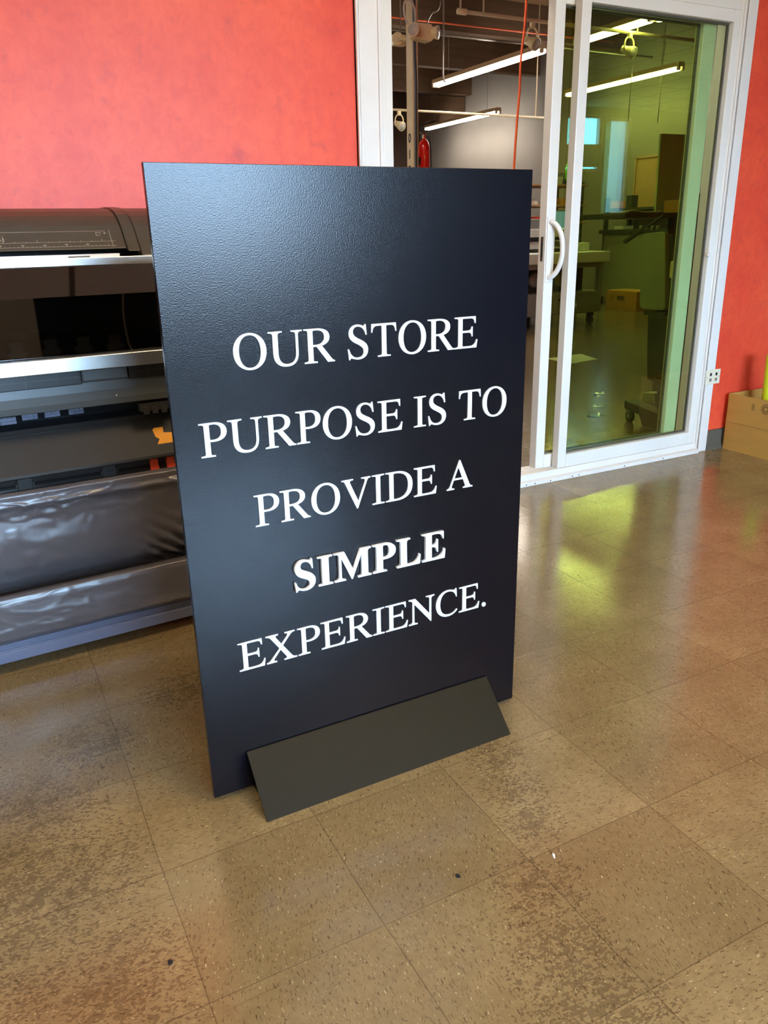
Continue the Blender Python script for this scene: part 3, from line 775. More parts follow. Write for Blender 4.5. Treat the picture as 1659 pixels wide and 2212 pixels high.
# ------------------------------------------------------------------ outlet and carton on the right
ou = thing('wall_outlet', 'ivory double wall outlet beside the right door casing', 'outlet', (3.327, 2.770, .350))
B().box(3.276, 3.380, 2.7645, 2.769, .353, .427).box(3.35, 3.378, 2.769, 2.785, .357, .424).build('cover_plate', M['outlet'], ou, bevel=.0015)
for x in (3.300, 3.340):
    so = B().box(x - .0, x + .020, 2.7630, 2.7648, .362, .418).build('socket', M['outlet'], ou, bevel=.001)
    B().box(x + .003, x + .016, 2.7622, 2.7632, .396, .411).box(x + .003, x + .007, 2.7622, 2.7632, .368, .384).box(x + .011, x + .016, 2.7622, 2.7632, .368, .384).build('slot', M['deep'], so)
for x in (3.284, 3.372): B().lathe((x, 2.7645, .390), [(.0, 0), (.0028, 0), (.002, .001), (0, .001)], (0, -1, 0), 10).build('plate_screw', M['conduit'], ou)

bx = thing('cardboard_box', 'open brown cardboard box against the red wall beneath the outlet', 'box', (3.70, 2.50, 0))
cx0, cx1, cy0, cy1, ch, tk = 3.455, 3.96, 2.24, 2.756, .294, .004
b = B().box(cx0, cx0 + tk, cy0, cy1, 0, ch).box(cx1 - tk, cx1, cy0, cy1, 0, ch).box(cx0 + tk, cx1 - tk, cy0, cy0 + tk, 0, ch).box(cx0 + tk, cx1 - tk, cy1 - tk, cy1, 0, ch).box(cx0 + tk, cx1 - tk, cy0 + tk, cy1 - tk, 0, tk)
b.build('carton_body', M['carton'], bx)
mk = B()
for i, (w, zz) in enumerate([(.010, .262), (.022, .257), (.016, .252), (.016, .2475), (.016, .243), (.012, .2385), (.026, .2335)]):
    mk.box(cx0 - .0004, cx0, 2.604 - w / 2, 2.604 + w / 2, zz - .0012, zz + .0012)
mk.build('printed_text', M['cartondark'], bx)
mk = B()
for r in (.0235, .013):
    for k in range(28):
        a = 2 * PI * k / 28
        mk.box(cx0 - .0004, cx0, 2.531 + r * math.cos(a) - .0022, 2.531 + r * math.cos(a) + .0022, .248 + r * math.sin(a) - .0022, .248 + r * math.sin(a) + .0022)
mk.build('printed_symbol', M['cartondark'], bx)
B().box(cx0 - .0006, cx0 - .0001, cy0, cy1, .1455, .1467).build('fold_crease', M['cartondark'], bx)
b = B(); b.tube([(3.575, 2.60, .006), (3.555, 2.60, .500)], .036, 24); b.tube([(3.575, 2.60, .006), (3.555, 2.60, .504)], .014, 12)
tag(b.build('vinyl_roll', M['lime'], None), 'lime yellow roll standing in the open cardboard box', 'roll')

# crumbs on the floor
for nm, (x, y), sz, mt, lb in (('floor_crumb', (.626, .949), .0042, 'deep', 'small dark crumb on the floor tiles nearest below the sign stand'), ('paint_chip', (.810, .903), .0045, 'paper', 'small white chip lying on the floor tiles'),
                               ('floor_crumb', (.118, 1.022), .0038, 'deep', 'small dark crumb on the floor tiles at lower left')):
    b = B(); pr = [(sz * (.8 + .4 * random.random()) * math.cos(a) * (.45 if mt == 'paper' else 1), sz * (.8 + .5 * random.random()) * math.sin(a) * 1.3) for a in [i * PI / 4 for i in range(8)]]
    b.prism([(p[0] + x + (.4 * p[1] if mt == 'paper' else 0), p[1] + y) for p in pr], 'z', .0, .002)
    tag(b.build(nm, M[mt], None), lb, 'debris')

# ------------------------------------------------------------------ warehouse: lamps
def strip_lamp(x, y0, y1, z, label, first=None):
    ln = y1 - y0
    t = thing('fluorescent_lamp', label, 'ceiling lamp', (x, (y0 + y1) / 2, z), 0, 'fluorescent strip lamps of the warehouse')
    b = B(); b.prism([(x - .06, z + .02), (x + .06, z + .02), (x + .05, z + .075), (x - .05, z + .075)], 'y', y0, y1); b.build('lamp_housing', M['lampbody'], t, bevel=.003)
    for s in (-1, 1):
        B().cyl((x + s * .035, y0 + .04, z), (x + s * .035, y1 - .04, z), .019, 14).build('lamp_tube', M['tube'], t)
        for y in (y0, y1 - .04): B().box(x + s * .035 - .018, x + s * .035 + .018, y, y + .04, z - .022, z + .03).build('tube_holder', M['lampbody'], t, bevel=.003)
    for y in (y0 + .35, y1 - .35):
        B().tube([(x, y, z + .07), (x, y + .02, 3.62 if False else WC)], .004, 5).build('hanger_wire', M['conduit'], t)
    return t
LZ = 3.05
strip_lamp(6.43, 8.18, 10.60, LZ, 'lit twin tube lamp in the open doorway, the nearer and larger of two')
strip_lamp(8.80, 12.40, 14.85, LZ, 'lit twin tube lamp hanging farther back in the open doorway, above the fire extinguisher')
strip_lamp(8.78, 8.35, 10.60, LZ, 'lit twin tube lamp seen through the glass below the round spotlight')
q = at(1264, 96, 2, LZ); q2 = at(1393, 38, 2, LZ)
strip_lamp((q.x + q2.x) / 2, q2.y, q.y, LZ, 'lit lamp cut by the top of the glass panel, uppermost of those behind the glass')
strip_lamp(1.5, 3.05, 5.45, LZ, 'added twin tube lamp, out of view just inside the warehouse, to light the post')  # unseen extra lamp, added to light the post and the dark board
strip_lamp(2.2, 8.2, 10.6, LZ, 'added twin tube lamp, out of view in the left bay, to brighten the warehouse')  # extra lamp added out of view to brighten the warehouse
strip_lamp(2.2, 12.4, 14.8, LZ, 'added twin tube lamp, out of view in the far left bay, to brighten the warehouse')  # another unseen lamp added as fill for the far end
q = at(1426, 43, 2, LZ)
rd = thing('ceiling_lamp', 'small bright lamp at the top of the glass right of the cut lamp', 'ceiling lamp', (q.x, q.y, q.z))
B().lathe((q.x, q.y, q.z), [(.0, 0), (.09, 0), (.09, .02), (0, .02)], (0, 0, 1), 20).build('lens', M['tube'], rd)
B().lathe((q.x, q.y, q.z + .02), [(.10, 0), (.11, .03), (.04, .10), (0, .10)], (0, 0, 1), 20).build('shade', M['lampbody'], rd)
B().tube([(q.x, q.y, q.z + .12), (q.x, q.y, WC)], .006, 6).build('hanger_rod', M['conduit'], rd)

# track pipes with spot heads
tk1 = thing('lighting_track', 'cream lighting track hanging across the doorway and behind the glass', 'lighting track', (5.6, 6.93, 2.985))
B().tube([(4.46, 6.93, 2.995), (7.62, 6.93, 2.99)], .017, 10).build('track_pipe', M['pipe'], tk1)
B().lathe((4.44, 6.93, 2.995), [(0, 0), (.026, 0), (.026, .09), (0, .09)], (1, 0, 0), 14).build('track_end_cap', M['cream'], tk1)
B().tube(catmull([(4.47, 6.93, 3.0), (4.49, 6.95, 3.15), (4.60, 7.0, 3.35), (4.75, 7.05, WC)]), .009, 8).build('feed_cable', M['cordwh'], tk1)
for x in (4.72, 6.62): B().cyl((x, 6.93, 3.0), (x, 6.93, WC), .008, 8).build('hanger_rod', M['pipe'], tk1)
q = at(848, 237, 1, 10.); q2 = at(1175, 250, 1, 10.)
tk2 = thing('lighting_track', 'cream lighting track low in the open doorway crossing behind the post', 'lighting track', (q.x, 10, q.z))
B().tube([(q.x - 1.2, 10, q.z), (q2.x + .3, 10, q.z + .005)], .015, 10).build('track_pipe', M['pipe'], tk2)
for x in (q.x - .4, q2.x - .15, 8.05): B().cyl((x, 10, q.z), (x, 10, WC), .008, 8).build('hanger_rod', M['pipe'], tk2)
def spot(px, py, y, size, label, tilt=(.3, -.9, -.45)):
    p = at(px, py, 1, y)
    t = thing('track_spotlight', label, 'spotlight', (p.x, p.y, p.z), 0, 'track spotlights')
    r = size
    B().box(p.x - .02, p.x + .02, p.y - .02, p.y + .02, p.z - .05, p.z + .0).build('adaptor', M['cream'], t, bevel=.003)
    yk = [(p.x + r * math.cos(a), p.y, p.z - .05 - r * .95 + r * 1.1 * math.sin(a)) for a in [PI + PI * k / 12 - PI for k in range(13)]]
    yk = [(p.x + r * 1.05, p.y, p.z - .05 - r * 1.9)] + yk + [(p.x - r * 1.05, p.y, p.z - .05 - r * 1.9)]
    B().tube(yk, .008, 6).build('yoke', M['cream'], t)
    c = Vector((p.x, p.y, p.z - .05 - r * 1.9)); ax = Vector(tilt).normalized()
    h = B().lathe(c - ax * .06, [(0, -.03), (r * .5, -.02), (r * .62, .03), (r * .95, .10), (r * .95, .125), (r * .84, .125)], ax, 24).build('lamp_head', M['cream'], t)
    B().lathe(c - ax * .06, [(r * .84, .118), (r * .5, .128), (0, .132)], ax, 24).build('lens', M['lens'], h)
    return t
spot(1150, 48, 6.93, .062, 'cream track spotlight hanging in the upper right of the open doorway')
spot(1361, 70, 6.93, .062, 'round track spotlight seen through the glass below the cut lamp')
spot(862, 240, 10., .060, 'small cream track spotlight left of the numbered post')

# conduits and cords under the roof
a_, b_ = at(845, 64, 1, 9.), at(1185, 104, 1, 9.)
tag(B().tube([(a_.x - 1, 9, a_.z), (8.9, 9, a_.z)], .013, 8).build('conduit', M['conduit'], None), 'thin grey conduit running across under the roof below the orange cord', 'conduit')
tag(B().tube([(1.5, 9.8, 3.62), (a_.x, 9.75, 3.61), (8.9, 9.78, 3.62)], .011, 8).build('conduit', M['cordor'], None), 'thin orange cord running across under the roof', 'cord')
op = [at(1141, -90, 1, 4.5), at(1137, 0, 1, 4.5), at(1133, 60, 1, 4.5), at(1125, 130, 1, 4.5), at(1122, 200, 1, 4.5), at(1117, 260, 1, 4.5), at(1111, 350, 1, 4.5), at(1105, 460, 1, 4.5)]
op = [Vector((op[0].x, 4.5, WC))] + op + [Vector((op[-1].x - .02, 4.5, .4)), Vector((op[-1].x - .03, 4.5, .0))]
tag(B().tube(catmull(op, 4), .0075, 8).build('extension_cord', M['cordor'], None), 'orange extension cord hanging straight down in front of the long lamps', 'cord')
for k, (pts, lb) in enumerate((([(958, -40), (958, 60), (957, 160), (962, 178)], 'grey drop cable hanging left of the nearer long lamp'), ([(920, 78), (921, 55), (932, 30), (952, 2), (960, -30)], 'curved thin cable under the roof right of the emergency light'))):
    ps = [at(x, y, 1, 8.) for x, y in pts]
    ps[-1 if k else 0].z = max(WC if (k == 0) else WC, ps[-1 if k else 0].z)
    if k == 0: ps[0].z = WC
    else: ps[-1].z = WC
    tag(B().tube(catmull(ps), .008, 6).build('hanging_cable', M['conduit'], None), lb, 'cable')
for x, y, lb in ((8.55, 9.0, 'thin hanger rod near the grey wall, the left of a pair'), (9.1, 9.0, 'thin hanger rod near the grey wall, the right of a pair')):
    tag(B().tube([(x, y, 2.5), (x, y, WC)], .006, 6).build('hanger_rod', M['conduit'], None), lb, 'rod')

# square duct stubs under the roof seen against the grey wall
tag(B().box(8.7, 9.49, 14.5, 15.2, 3.15, 3.62).build('roof_duct', M['beam'], None, bevel=.02), 'dark boxed duct under the roof against the grey wall', 'duct')

# ------------------------------------------------------------------ numbered post, emergency light, extinguisher
po = thing('support_post', 'tan wooden support post with stencilled digits seen in the open doorway', 'post', (3.804, 6.655, 0))
B().box(3.776, 3.832, 6.60, 6.71, 0, WC - .001).build('post_body', M['tan'], po, bevel=.004)
for k, (d_, z) in enumerate((('0', 1.905), ('1', 1.775), ('2', 1.645))):
    me = text_mesh(d_, .10, .0006, .0035)
    for v in me.vertices: v.co = Vector((3.7755 - wloc(po).x - v.co.z, 6.682 - v.co.x * .9 - wloc(po).y, z - .035 + v.co.y))
    me.materials.clear(); me.materials.append(M['deep'])
    o = bpy.data.objects.new('digit', me); COL.objects.link(o); o.parent = po
for k, (dx, mt, lb) in enumerate(((-.002, 'cordbl', 'blue grey cable running down the tan post'), (.013, 'cordbk', 'dark cable running down the tan post beside the blue grey one'))):
    ps = [(3.790 + dx, 6.592, WC), (3.784 + dx, 6.590, 3.1), (3.785 + dx, 6.588, 2.6), (3.797 + dx, 6.590, 2.35), (3.795 + dx, 6.590, 2.0), (3.793 + dx, 6.590, 1.5), (3.793 + dx, 6.590, .6), (3.79 + dx, 6.59, .0)]
    tag(B().tube(catmull(ps, 5), .0065, 8).build('cable', M[mt], None), lb, 'cable')
em = thing('emergency_light', 'cream twin head emergency light on the upper part of the tan post', 'emergency light', (3.83, 6.55, 2.63))
b = B(); b.prism([(3.76, 2.645), (3.90, 2.630), (3.935, 2.655), (3.94, 2.72), (3.91, 2.765), (3.765, 2.765), (3.735, 2.74), (3.735, 2.665)], 'y', 6.50, 6.598)
b.build('case', M['cream'], em, bevel=.012)
for x, s, yy in ((3.742, -1, 6.505), (3.935, 1, 6.52)):
    ax = Vector((s * .75, -.8, -.1)).normalized(); c = Vector((x, yy, 2.705))
    h = B().lathe(c, [(.0, -.05), (.03, -.045), (.042, .0), (.052, .035), (.052, .045), (.046, .045)], ax, 24).build('lamp_head', M['cream'], em)
    B().lathe(c, [(.046, .042), (.025, .05), (0, .052)], ax, 24).build('lens', M['lens'], h)
tag(B().tube(catmull([(3.80, 6.585, 2.78), (3.775, 6.56, 2.88), (3.72, 6.55, 2.93), (3.675, 6.55, 2.90), (3.68, 6.56, 2.82), (3.72, 6.58, 2.765)]), .008, 8).build('light_cable', M['cordwh'], None), 'white cable looping above the cream emergency light', 'cable')
p = at(858, 84, 1, 6.9)
e2 = thing('emergency_light', 'small cream lamp head peeking out between door casing and tan post', 'emergency light', (p.x, p.y, p.z - .06))
B().box(p.x - .03, p.x + .09, p.y, p.y + .06, p.z - .05, p.z + .04).build('case', M['cream'], e2, bevel=.01)
B().lathe(p, [(0, -.02), (.04, -.01), (.05, .04), (.042, .04), (0, .045)], (-.4, -.9, -.1), 20).build('lamp_head', M['cream'], e2)
B().tube([(p.x + .05, p.y + .03, p.z + .04), (p.x + .05, p.y + .03, WC)], .006, 6).build('hanger_rod', M['conduit'], e2)
B().box(p.x + .07, 3.78, p.y - .10, p.y + .02, p.z - .03, p.z + .0).build('bracket', M['cream'], e2, bevel=.003)

ex = thing('fire_extinguisher', 'red fire extinguisher mounted on the tan post', 'fire extinguisher', (3.888, 6.60, 1.60))
c = Vector((3.888, 6.60, 1.585))
B().lathe(c, [(0, 0), (.044, 0), (.050, .01), (.050, .245), (.045, .275), (.028, .297), (.016, .305), (.016, .315), (0, .315)], (0, 0, 1), 28).build('cylinder', M['redext'], ex)
B().box(c.x - .012, c.x + .012, c.y - .014, c.y + .014, c.z + .31, c.z + .345).tube([(c.x - .045, c.y, c.z + .362), (c.x, c.y, c.z + .350), (c.x + .022, c.y, c.z + .358)], .006, 8).build('valve', M['chrome'], ex, bevel=.003)
B().tube(catmull([(c.x + .012, c.y, c.z + .335), (c.x + .05, c.y - .01, c.z + .315), (c.x + .068, c.y, c.z + .22), (c.x + .072, c.y, c.z + .08), (c.x + .066, c.y, c.z - .02)]), .007, 8).build('hose', M['cordbk'], ex)
B().box(3.832, 3.842, c.y - .02, c.y + .04, c.z + .1, c.z + .16).build('wall_bracket', M['deep'], ex)

# ------------------------------------------------------------------ large flatbed machine in the warehouse
fy = 7.60; FB = thing('flatbed_machine', 'long white and grey flatbed machine standing in the warehouse behind the door handle', 'machine', (6.0, 8.3, 0))
FXl, FXr = 4.1, 7.02
B().box(FXl - .05, 7.08, fy - .02, fy + 1.6, .735, .860).build('bed_top', M['machwhite'], FB, bevel=.012)
B().box(FXl, 7.0, fy + .02, fy + 1.5, .68, .735).build('bed_skirt', M['machgrey'], FB, bevel=.006)
B().box(FXl + .05, FXr - .12, fy + .25, fy + 1.45, .40, .68).build('dark_bay', M['machdark'], FB)
B().box(FXl, FXr, fy + .02, fy + 1.5, .145, .40).build('lower_cabinet', M['machgrey'], FB, bevel=.012)
for x in (FXl + .02, FXr - .07):
    for y in (fy + .02, fy + 1.4): B().box(x, x + .06, y, y + .06, .39, .69).build('frame_leg', M['machgrey'], FB, bevel=.004)
for x in (FXl + .2, 5.5, FXr - .1):
    for y in (fy + .1, fy + 1.35):
        B().lathe((x - .02, y, .05), [(0, 0), (.05, 0), (.05, .04), (0, .04)], (1, 0, 0), 18).box(x - .035, x + .035, y - .03, y + .03, .10, .145).build('caster', M['machdark'], FB)
B().box(6.35, 6.42, fy + .01, fy + .02, .315, .335).build('cabinet_latch', M['deep'], FB)
B().box(6.55, 6.62, fy + .005, fy + .02, .22, .27).build('label_plate', M['machwhite'], FB)
for x in (6.12, 6.5): B().lathe((x, fy + .23, .55), [(.0, 0), (.07, 0), (.09, .02), (.07, .04), (0, .04)], (0, -1, 0), 18).build('fan', M['machgrey'], FB)
B().box(FXl + .1, 6.78, fy + .30, fy + .75, .90, 1.13).build('gantry', M['machwhite'], FB, bevel=.015)
B().box(FXl + .1, 6.60, fy + .28, fy + .31, .985, 1.035).build('gantry_slot', M['deep'], FB)
B().box(FXl + .1, 6.3, fy + .35, fy + .7, 1.13, 1.24).build('gantry_cover', M['machgrey'], FB, bevel=.01)
B().box(6.85, 6.98, fy + .25, fy + .9, .86, .96).build('end_block', M['machwhite'], FB, bevel=.01)
B().box(4.2, 6.7, fy + .4, fy + .6, .858, .902).build('gantry_foot', M['machgrey'], FB)
B().tube(catmull([(6.30, fy + .22, .985), (6.5, fy + .2, .955), (6.68, fy + .2, .965), (6.77, fy + .22, 1.03), (6.78, fy + .25, 1.10)]), .036, 12).build('cable_chain', M['machdark'], FB)
a_ = at(1263, 470, 1, 7.7); b_ = at(1312, 503, 1, 7.7)
mo = thing('monitor', 'flat blue lit monitor standing above the flatbed machine, seen through the glass', 'monitor', ((a_.x + b_.x) / 2, 8.42, .861))
B().box(a_.x, b_.x, 8.42, 8.45, b_.z, a_.z + .1).build('screen_case', M['machdark'], mo, bevel=.005)
B().box(a_.x + .012, b_.x - .012, 8.416, 8.421, b_.z + .012, a_.z + .09).build('screen', M['monitor'], mo)
B().box((a_.x + b_.x) / 2 - .02, (a_.x + b_.x) / 2 + .02, 8.44, 8.48, .87, b_.z + .05).box((a_.x + b_.x) / 2 - .1, (a_.x + b_.x) / 2 + .1, 8.40, 8.52, .861, .875).build('monitor_foot', M['machdark'], mo, bevel=.004)

# shelving beyond the flatbed machine, with its stock
sh = thing('storage_shelf', 'open shelf unit with plywood boards behind the flatbed machine', 'shelf', (7.6, 9.75, 0))
for x in (6.4, 8.15):
    for y in (9.4, 9.95): B().box(x, x + .04, y, y + .04, 0, 1.75).build('upright', M['machdark'], sh)
SHZ = (.5, 1.22, 1.45, 1.72)
for z in SHZ: B().box(6.35, 8.25, 9.38, 10.0, z - .025, z).build('shelf_board', M['wood'], sh, bevel=.002)
for (px0, px1, py0, py1, nm, mt, lb, ct) in (
    (1152, 1164, 423, 435, 'ball_cap', 'bottle', 'small pale rounded item on the shelf beside the sign edge', 'hat'),
    (1218, 1234, 372, 398, 'storage_box', 'machdark', 'dark box on the shelf top seen in the gap between door stiles', 'box'),
    (1199, 1211, 374, 390, 'storage_box', 'machgrey', 'grey box on the shelf top left of the dark box', 'box'),
    (1207, 1219, 405, 419, 'storage_box', 'carton', 'small tan box on the upper shelf in the gap between door stiles', 'box'),
    (1150, 1166, 460, 472, 'storage_box', 'redclip', 'reddish box on the middle shelf beside the sign edge', 'box')):
    a_ = at(px0, py0, 1, 9.5); b_ = at(px1, py1, 1, 9.5)
    zb = min(SHZ, key=lambda s: abs(s - b_.z))
    if mt == 'carton': zb = 1.45
    hgt = max(.06, min(a_.z - b_.z, .2 if zb != 1.72 else .5))
    if nm == 'ball_cap':
        b = B().lathe(((a_.x + b_.x) / 2, 9.55, zb + .001), [(.07, 0), (.068, .03), (.05, .06), (0, .075)], (0, 0, 1), 18)
    else: b = B().box(a_.x, b_.x, 9.45, 9.7, zb + .001, zb + hgt)
    tag(b.build(nm, M[mt], None, bevel=.004), lb, ct)
bt = None
for k, px in enumerate((1205, 1213, 1221, 1228)):
    p = at(px, 480, 1, 9.5)
    if bt is None:
        bt = B().lathe((p.x, 9.5, SHZ[1] + .001), [(0, 0), (.027, 0), (.029, .01), (.029, .11), (.014, .15), (.014, .165), (0, .165)], (0, 0, 1), 16).build('bottle', M['bottle'], None); c = bt
    else: c = bt.copy(); COL.objects.link(c)
    c.location = (p.x, 9.5, SHZ[1] + .001)
    tag(c, 'white bottle in the short row on the middle shelf between the door stiles', 'bottle', 'white bottles on the shelf')
p = at(1222, 366, 1, 9.4)
b = B().lathe((p.x, 9.36, SHZ[3] + .14), [(.12, 0), (.14, .015), (.14, .03), (.10, .03), (.10, 0), (.12, 0)], (.55, -.8, .05), 28)
tag(b.build('hose_coil', M['green'], None), 'bright green coil leaning on the shelf top between the door stiles', 'coil')

# dark shelving against the grey wall, seen through the green glass
ds = thing('dark_shelf', 'dark workbench with shelves against the far wall seen through the green glass', 'shelf', (8.95, 9.0, 0))
for x in (8.92, 9.39):
    for y in (8.4, 9.7): B().box(x, x + .05, y, y + .05, 0, 1.55 if y > 9 or x > 9 else 1.1).build('upright', M['machdark'], ds)
B().box(8.86, 9.45, 8.35, 9.78, 1.04, 1.10).build('worktop', M['machdark'], ds, bevel=.004)
B().box(8.95, 9.45, 8.35, 9.78, 1.36, 1.40).build('upper_board', M['machdark'], ds, bevel=.003)
B().box(8.9, 9.44, 8.46, 9.7, .12, 1.04).build('lower_cabinet', M['machmid'], ds, bevel=.004)
for px, py, zz, w, h, mt, lb in ((1340, 398, 1.40, .16, .10, 'orange', 'orange box on the dark workbench shelf behind the glass'), (1372, 405, 1.40, .12, .17, 'machdark', 'small black box on the dark workbench shelf behind the glass'), (1350, 460, 1.10, .2, .05, 'paper', 'stack of white paper on the dark workbench')):
    p = at(px, py, 0, 9.1)
    tag(B().box(9.0, 9.0 + w, p.y - w / 2, p.y + w / 2, zz + .001, zz + h).build('stock_box', M[mt], None, bevel=.003), lb, 'box')
pf = thing('picture_frame', 'thin wooden frame leaning on the far wall behind the glass', 'frame', (9.42, 9.85, 1.401))
q0 = at(1392, 336, 0, 9.44); q1 = at(1334, 448, 0, 9.44)
ya, yb, za, zb = min(q0.y, q1.y), max(q0.y, q1.y), 1.405, q0.z
ya, yb = 9.2, 9.75
b = B().box(9.463, 9.49, ya, ya + .03, za, zb).box(9.463, 9.49, yb - .03, yb, za, zb).box(9.463, 9.49, ya, yb, zb - .03, zb).box(9.463, 9.49, ya, yb, za, za + .03)
b.build('frame_rail', M['wood'], pf); B().box(9.48, 9.49, ya + .03, yb - .03, za + .03, zb - .03).build('backing', M['wood'], pf)

# carton on the floor in the warehouse
q = at(1300, 668, 2, 0)
cb = thing('cardboard_box', 'closed brown shipping carton on the warehouse floor behind the green glass', 'box', (8.45, 8.6, 0))
B().box(8.42, 8.80, 8.44, 9.04, 0, .27).box(8.425, 8.795, 8.445, 9.035, .27, .272).build('carton_body', M['carton'], cb, bevel=.004)
mk = B()
for y in (8.93, 8.89): mk.box(8.4185, 8.4195, y, y + .010, .13, .21)
mk.build('arrow_mark', M['cartondark'], cb)
B().box(8.4185, 8.4195, 8.68, 8.82, .14, .20).build('printed_text', M['cartondark'], cb)

# white sheet and black mat on the warehouse floor
sq = [at(*a, 2, 0) for a in ((1180, 775), (1235, 786), (1290, 776), (1255, 765))]
b = B(); b.prism([(p.x, p.y) for p in sq], 'z', .0005, .003)
tag(b.build('floor_sheet', M['paper'], None), 'flat white sheet lying on the warehouse floor behind the glass', 'sheet')
q = at(1340, 968, 1, 2.98)
b = B(); pts = [(2.87 + .16 * math.cos(2 * PI * k / 36), 3.03 + .09 * math.sin(2 * PI * k / 36), .012) for k in range(37)]
b.tube(pts, .012, 8, caps=False)
tag(b.build('cable_ring', M['cordbk'], None), 'black cable ring on the floor just behind the glass panel', 'cable')

# clear plastic film scraps that catch the lamps
for k, (a, w, lb) in enumerate((((1297, 852), .10, 'crumpled strip of shiny clear film on the floor, farthest of the three'), ((1300, 878), .13, 'crumpled strip of shiny clear film on the floor, middle of the three'), ((1290, 898), .11, 'crumpled strip of shiny clear film on the floor, nearest of the three'))):
    p = at(a[0], a[1], 2, 0); b = B(); vs = []; fs = []
    for i in range(9):
        for j in range(3):
            x = p.x - w / 2 + w * i / 8; y = p.y + (j - 1) * .022 + .02 * math.sin(i + k)
            vs.append((x, y, .002 + (.014 * abs(math.sin(i * 1.7 + j * 2 + k)) if j == 1 else 0)))
    for i in range(8):
        for j in range(2): fs.append((i * 3 + j, i * 3 + j + 1, i * 3 + j + 4, i * 3 + j + 3))
    b.add(vs, fs, True)
    tag(b.build('film_scrap', M['clearfilm'] if 'clearfilm' in M else M['lens'], None), lb, 'film', 'clear film scraps on the floor')

# ------------------------------------------------------------------ dark cutting plotter just behind the glass
mp = thing('cutting_plotter', 'dark upright plotter on a caster foot behind the right of the glass', 'machine', (3.75, 3.45, 0))
PX = 3.47     # plane of its left side
def yz(*pts): return [(at(a, b, 0, PX).y, max(.0, at(a, b, 0, PX).z)) for a, b in pts]
def side(pts, name, mat, x1, parent=mp, bevel=.004, dx=0.):
    b = B(); b.prism(yz(*pts), 'x', PX + dx, x1); return b.build(name, M[mat], parent, bevel=bevel)
side([(1388, 512), (1394, 504), (1436, 500), (1440, 506), (1440, 664), (1434, 670), (1390, 668), (1384, 660)], 'end_cover', 'machmid', PX + .03, dx=-.012, bevel=.006)
side([(1392, 510), (1446, 506), (1446, 672), (1388, 668)], 'machine_body', 'machdark', 4.9, dx=.018)
side([(1390, 672), (1436, 674), (1436, 684), (1390, 680)], 'under_tray', 'machdark', 4.9, dx=.0, bevel=.002)
side([(1399, 682), (1462, 684), (1462, 842), (1397, 820)], 'column', 'machdark', PX + .34, dx=.0)
side([(1416, 824), (1437, 830), (1437, 905), (1416, 900)], 'post', 'machdark', PX + .10, dx=.01)
side([(1348, 865), (1420, 893), (1420, 915), (1348, 882)], 'foot_beam', 'machdark', PX + .09, dx=.0)
side([(1378, 891), (1440, 905), (1440, 940), (1386, 926)], 'foot_block', 'machdark', PX + .16, dx=.0)
side([(1385, 866), (1388, 848), (1412, 850), (1414, 872)], 'pedal', 'machmid', PX + .08, dx=-.0)
hq = at(1449, 582, 1, yz((1446, 580))[0][0])
B().box(hq.x - .012, hq.x + .012, hq.y - .026, hq.y - .0005, hq.z - .045, hq.z + .045).build('side_handle', M['cream'], mp, bevel=.008)
cq = at(1354, 901, 0, PX)
cs_ = B().lathe((PX + .01, cq.y, .034), [(.012, 0), (.034, 0), (.034, .024), (.012, .024)], (1, -.25, 0), 22).build('caster', M['machdark'], mp)
B().lathe((PX + .006, cq.y, .034), [(0, 0), (.016, 0), (.016, .03), (0, .03)], (1, -.25, 0), 16).box(PX + .006, PX + .04, cq.y - .016, cq.y + .016, .06, .095).build('caster_hub', M['machgrey'], cs_)
aq = yz((1340, 520), (1425, 462), (1425, 468), (1342, 526))
B().prism(aq, 'x', PX + .02, PX + .04).build('feed_arm', M['machdark'], mp)
for k_ in range(4):
    kq = at(1385 + 12 * k_, 492, 0, PX + .03)
    B().lathe((PX + .03, kq.y, kq.z - .012), [(0, 0), (.010, 0), (.010, .024), (0, .024)], (0, 0, 1), 12).build('knob', M['machmid'], mp)
kq = yz((1383, 498), (1440, 496), (1440, 506), (1383, 506))
B().prism(kq, 'x', PX + .012, PX + .06).build('knob_bar', M['machdark'], mp)

# table top above with the leaning dark board
tb = thing('work_table', 'dark narrow work table over the plotter behind the glass', 'table', (3.9, 3.95, 0))
B().box(3.66, 5.3, 3.82, 4.35, 1.17, 1.20).build('table_top', M['machdark'], tb, bevel=.003)
for x, y in ((at(1425, 800, 1, 3.84).x, 3.84), (5.2, 3.84), (at(1425, 800, 1, 4.28).x, 4.28), (5.2, 4.28)): B().box(x, x + .05, y, y + .05, 0, 1.17).build('leg', M['machdark'], tb)
pA, pB, pC, pD = at(1441, 287, 1, 4.05), at(1520, 289, 1, 4.05), at(1500, 445, 1, 4.05), at(1405, 445, 1, 4.05)
zb_ = 1.2008; dz = zb_ - pD.z
n_ = 4
vs = [(pA.x, 4.10, pA.z), (pB.x, 4.10, pB.z), (pC.x, 4.0, zb_), (pD.x, 4.0, zb_)]
b = B(); b.add(vs + [(v[0], v[1] + .015, v[2]) for v in vs], [(0, 3, 2, 1), (4, 5, 6, 7), (0, 1, 5, 4), (1, 2, 6, 5), (2, 3, 7, 6), (3, 0, 4, 7)])
tag(b.build('dark_board', M['greyboard'], None), 'large dark board with a slanted edge standing on the work table behind the glass', 'board')
p = at(1456, 462, 1, 3.88); 
tag(B().box(p.x, p.x + .17, 3.85, 3.97, 1.201, 1.275).build('tan_carton', M['carton'], None, bevel=.002), 'small tan carton on the work table in front of the dark board', 'box')
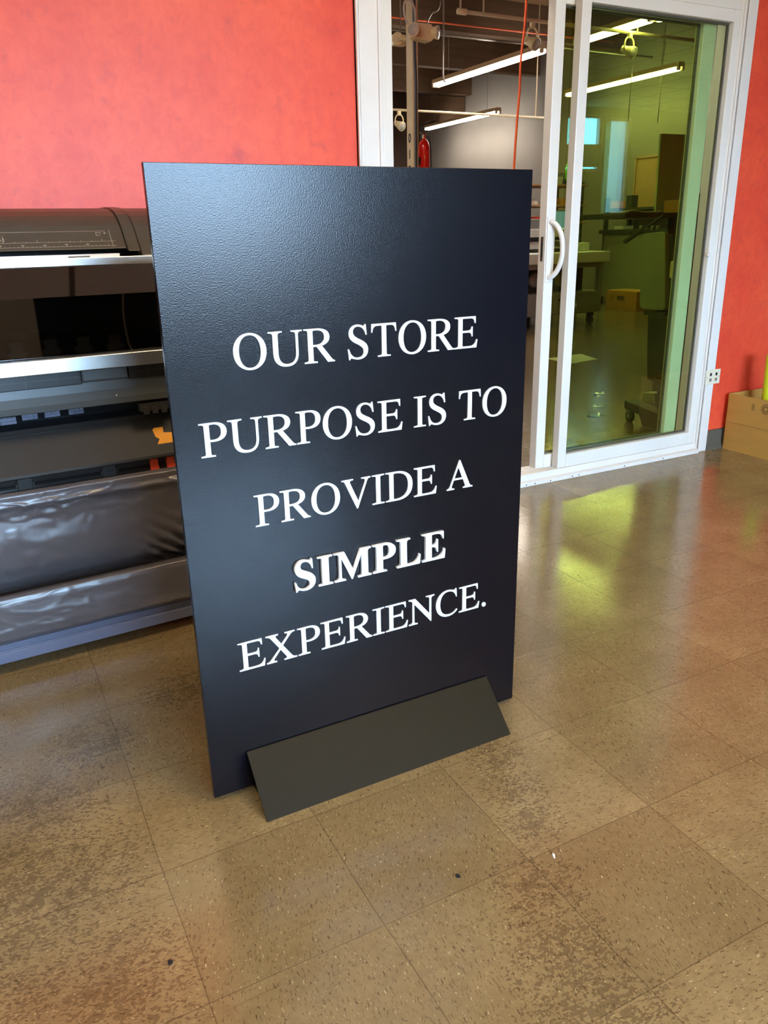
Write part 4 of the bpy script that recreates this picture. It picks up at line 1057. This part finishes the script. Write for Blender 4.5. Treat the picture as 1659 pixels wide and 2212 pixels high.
p = at(1357, 447, 1, 4.0)
tag(B().tube(catmull([(3.66, 3.86, 1.206), (3.74, 3.83, 1.214), (3.86, 3.86, 1.206), (3.98, 3.84, 1.210)]), .0045, 6).build('cable', M['cordwh'], None), 'pale cable lying along the work table front', 'cable')
for k, pts in enumerate(([(3.79, 3.40, .17), (3.70, 3.36, .13), (3.62, 3.33, .06), (3.60, 3.30, .006), (3.66, 3.27, .006), (3.74, 3.25, .006)], [(3.80, 3.41, .15), (3.74, 3.37, .10), (3.67, 3.32, .05), (3.66, 3.28, .007), (3.72, 3.24, .007), (3.84, 3.22, .007)])):
    tag(B().tube(catmull(pts), .0035, 6).build('power_cable', M['cordwh'], None), ('white cable looping to the floor in front of the plotter foot, outer loop', 'white cable looping to the floor in front of the plotter foot, inner loop')[k], 'cable')

# ------------------------------------------------------------------ light
w = bpy.data.worlds.new('daylight'); S.world = w; w.use_nodes = True
nt = w.node_tree; bg = nt.nodes['Background']
tc = nt.nodes.new('ShaderNodeTexCoord'); sx = nt.nodes.new('ShaderNodeSeparateXYZ'); mr = nt.nodes.new('ShaderNodeMapRange'); mx = nt.nodes.new('ShaderNodeMix')
mx.data_type = 'RGBA'; mr.inputs['From Min'].default_value = -.02; mr.inputs['From Max'].default_value = .06
nt.links.new(tc.outputs['Generated'], sx.inputs[0]); nt.links.new(sx.outputs[2], mr.inputs[0]); nt.links.new(mr.outputs[0], mx.inputs[0])
mx.inputs[6].default_value = (.22, .22, .22, 1); mx.inputs[7].default_value = (.44, .69, 1.0, 1)
nt.links.new(mx.outputs[2], bg.inputs[0]); bg.inputs[1].default_value = 22.

S.view_settings.view_transform = 'Standard'
S.view_settings.look = 'None'
S.view_settings.exposure = 1.45
S.view_settings.gamma = 1
S.view_settings.use_curve_mapping = False
S.cycles.max_bounces = 10
S.cycles.diffuse_bounces = 5
S.cycles.glossy_bounces = 4
S.cycles.transparent_max_bounces = 12
S.cycles.sample_clamp_indirect = 4
S.cycles.use_denoising = True
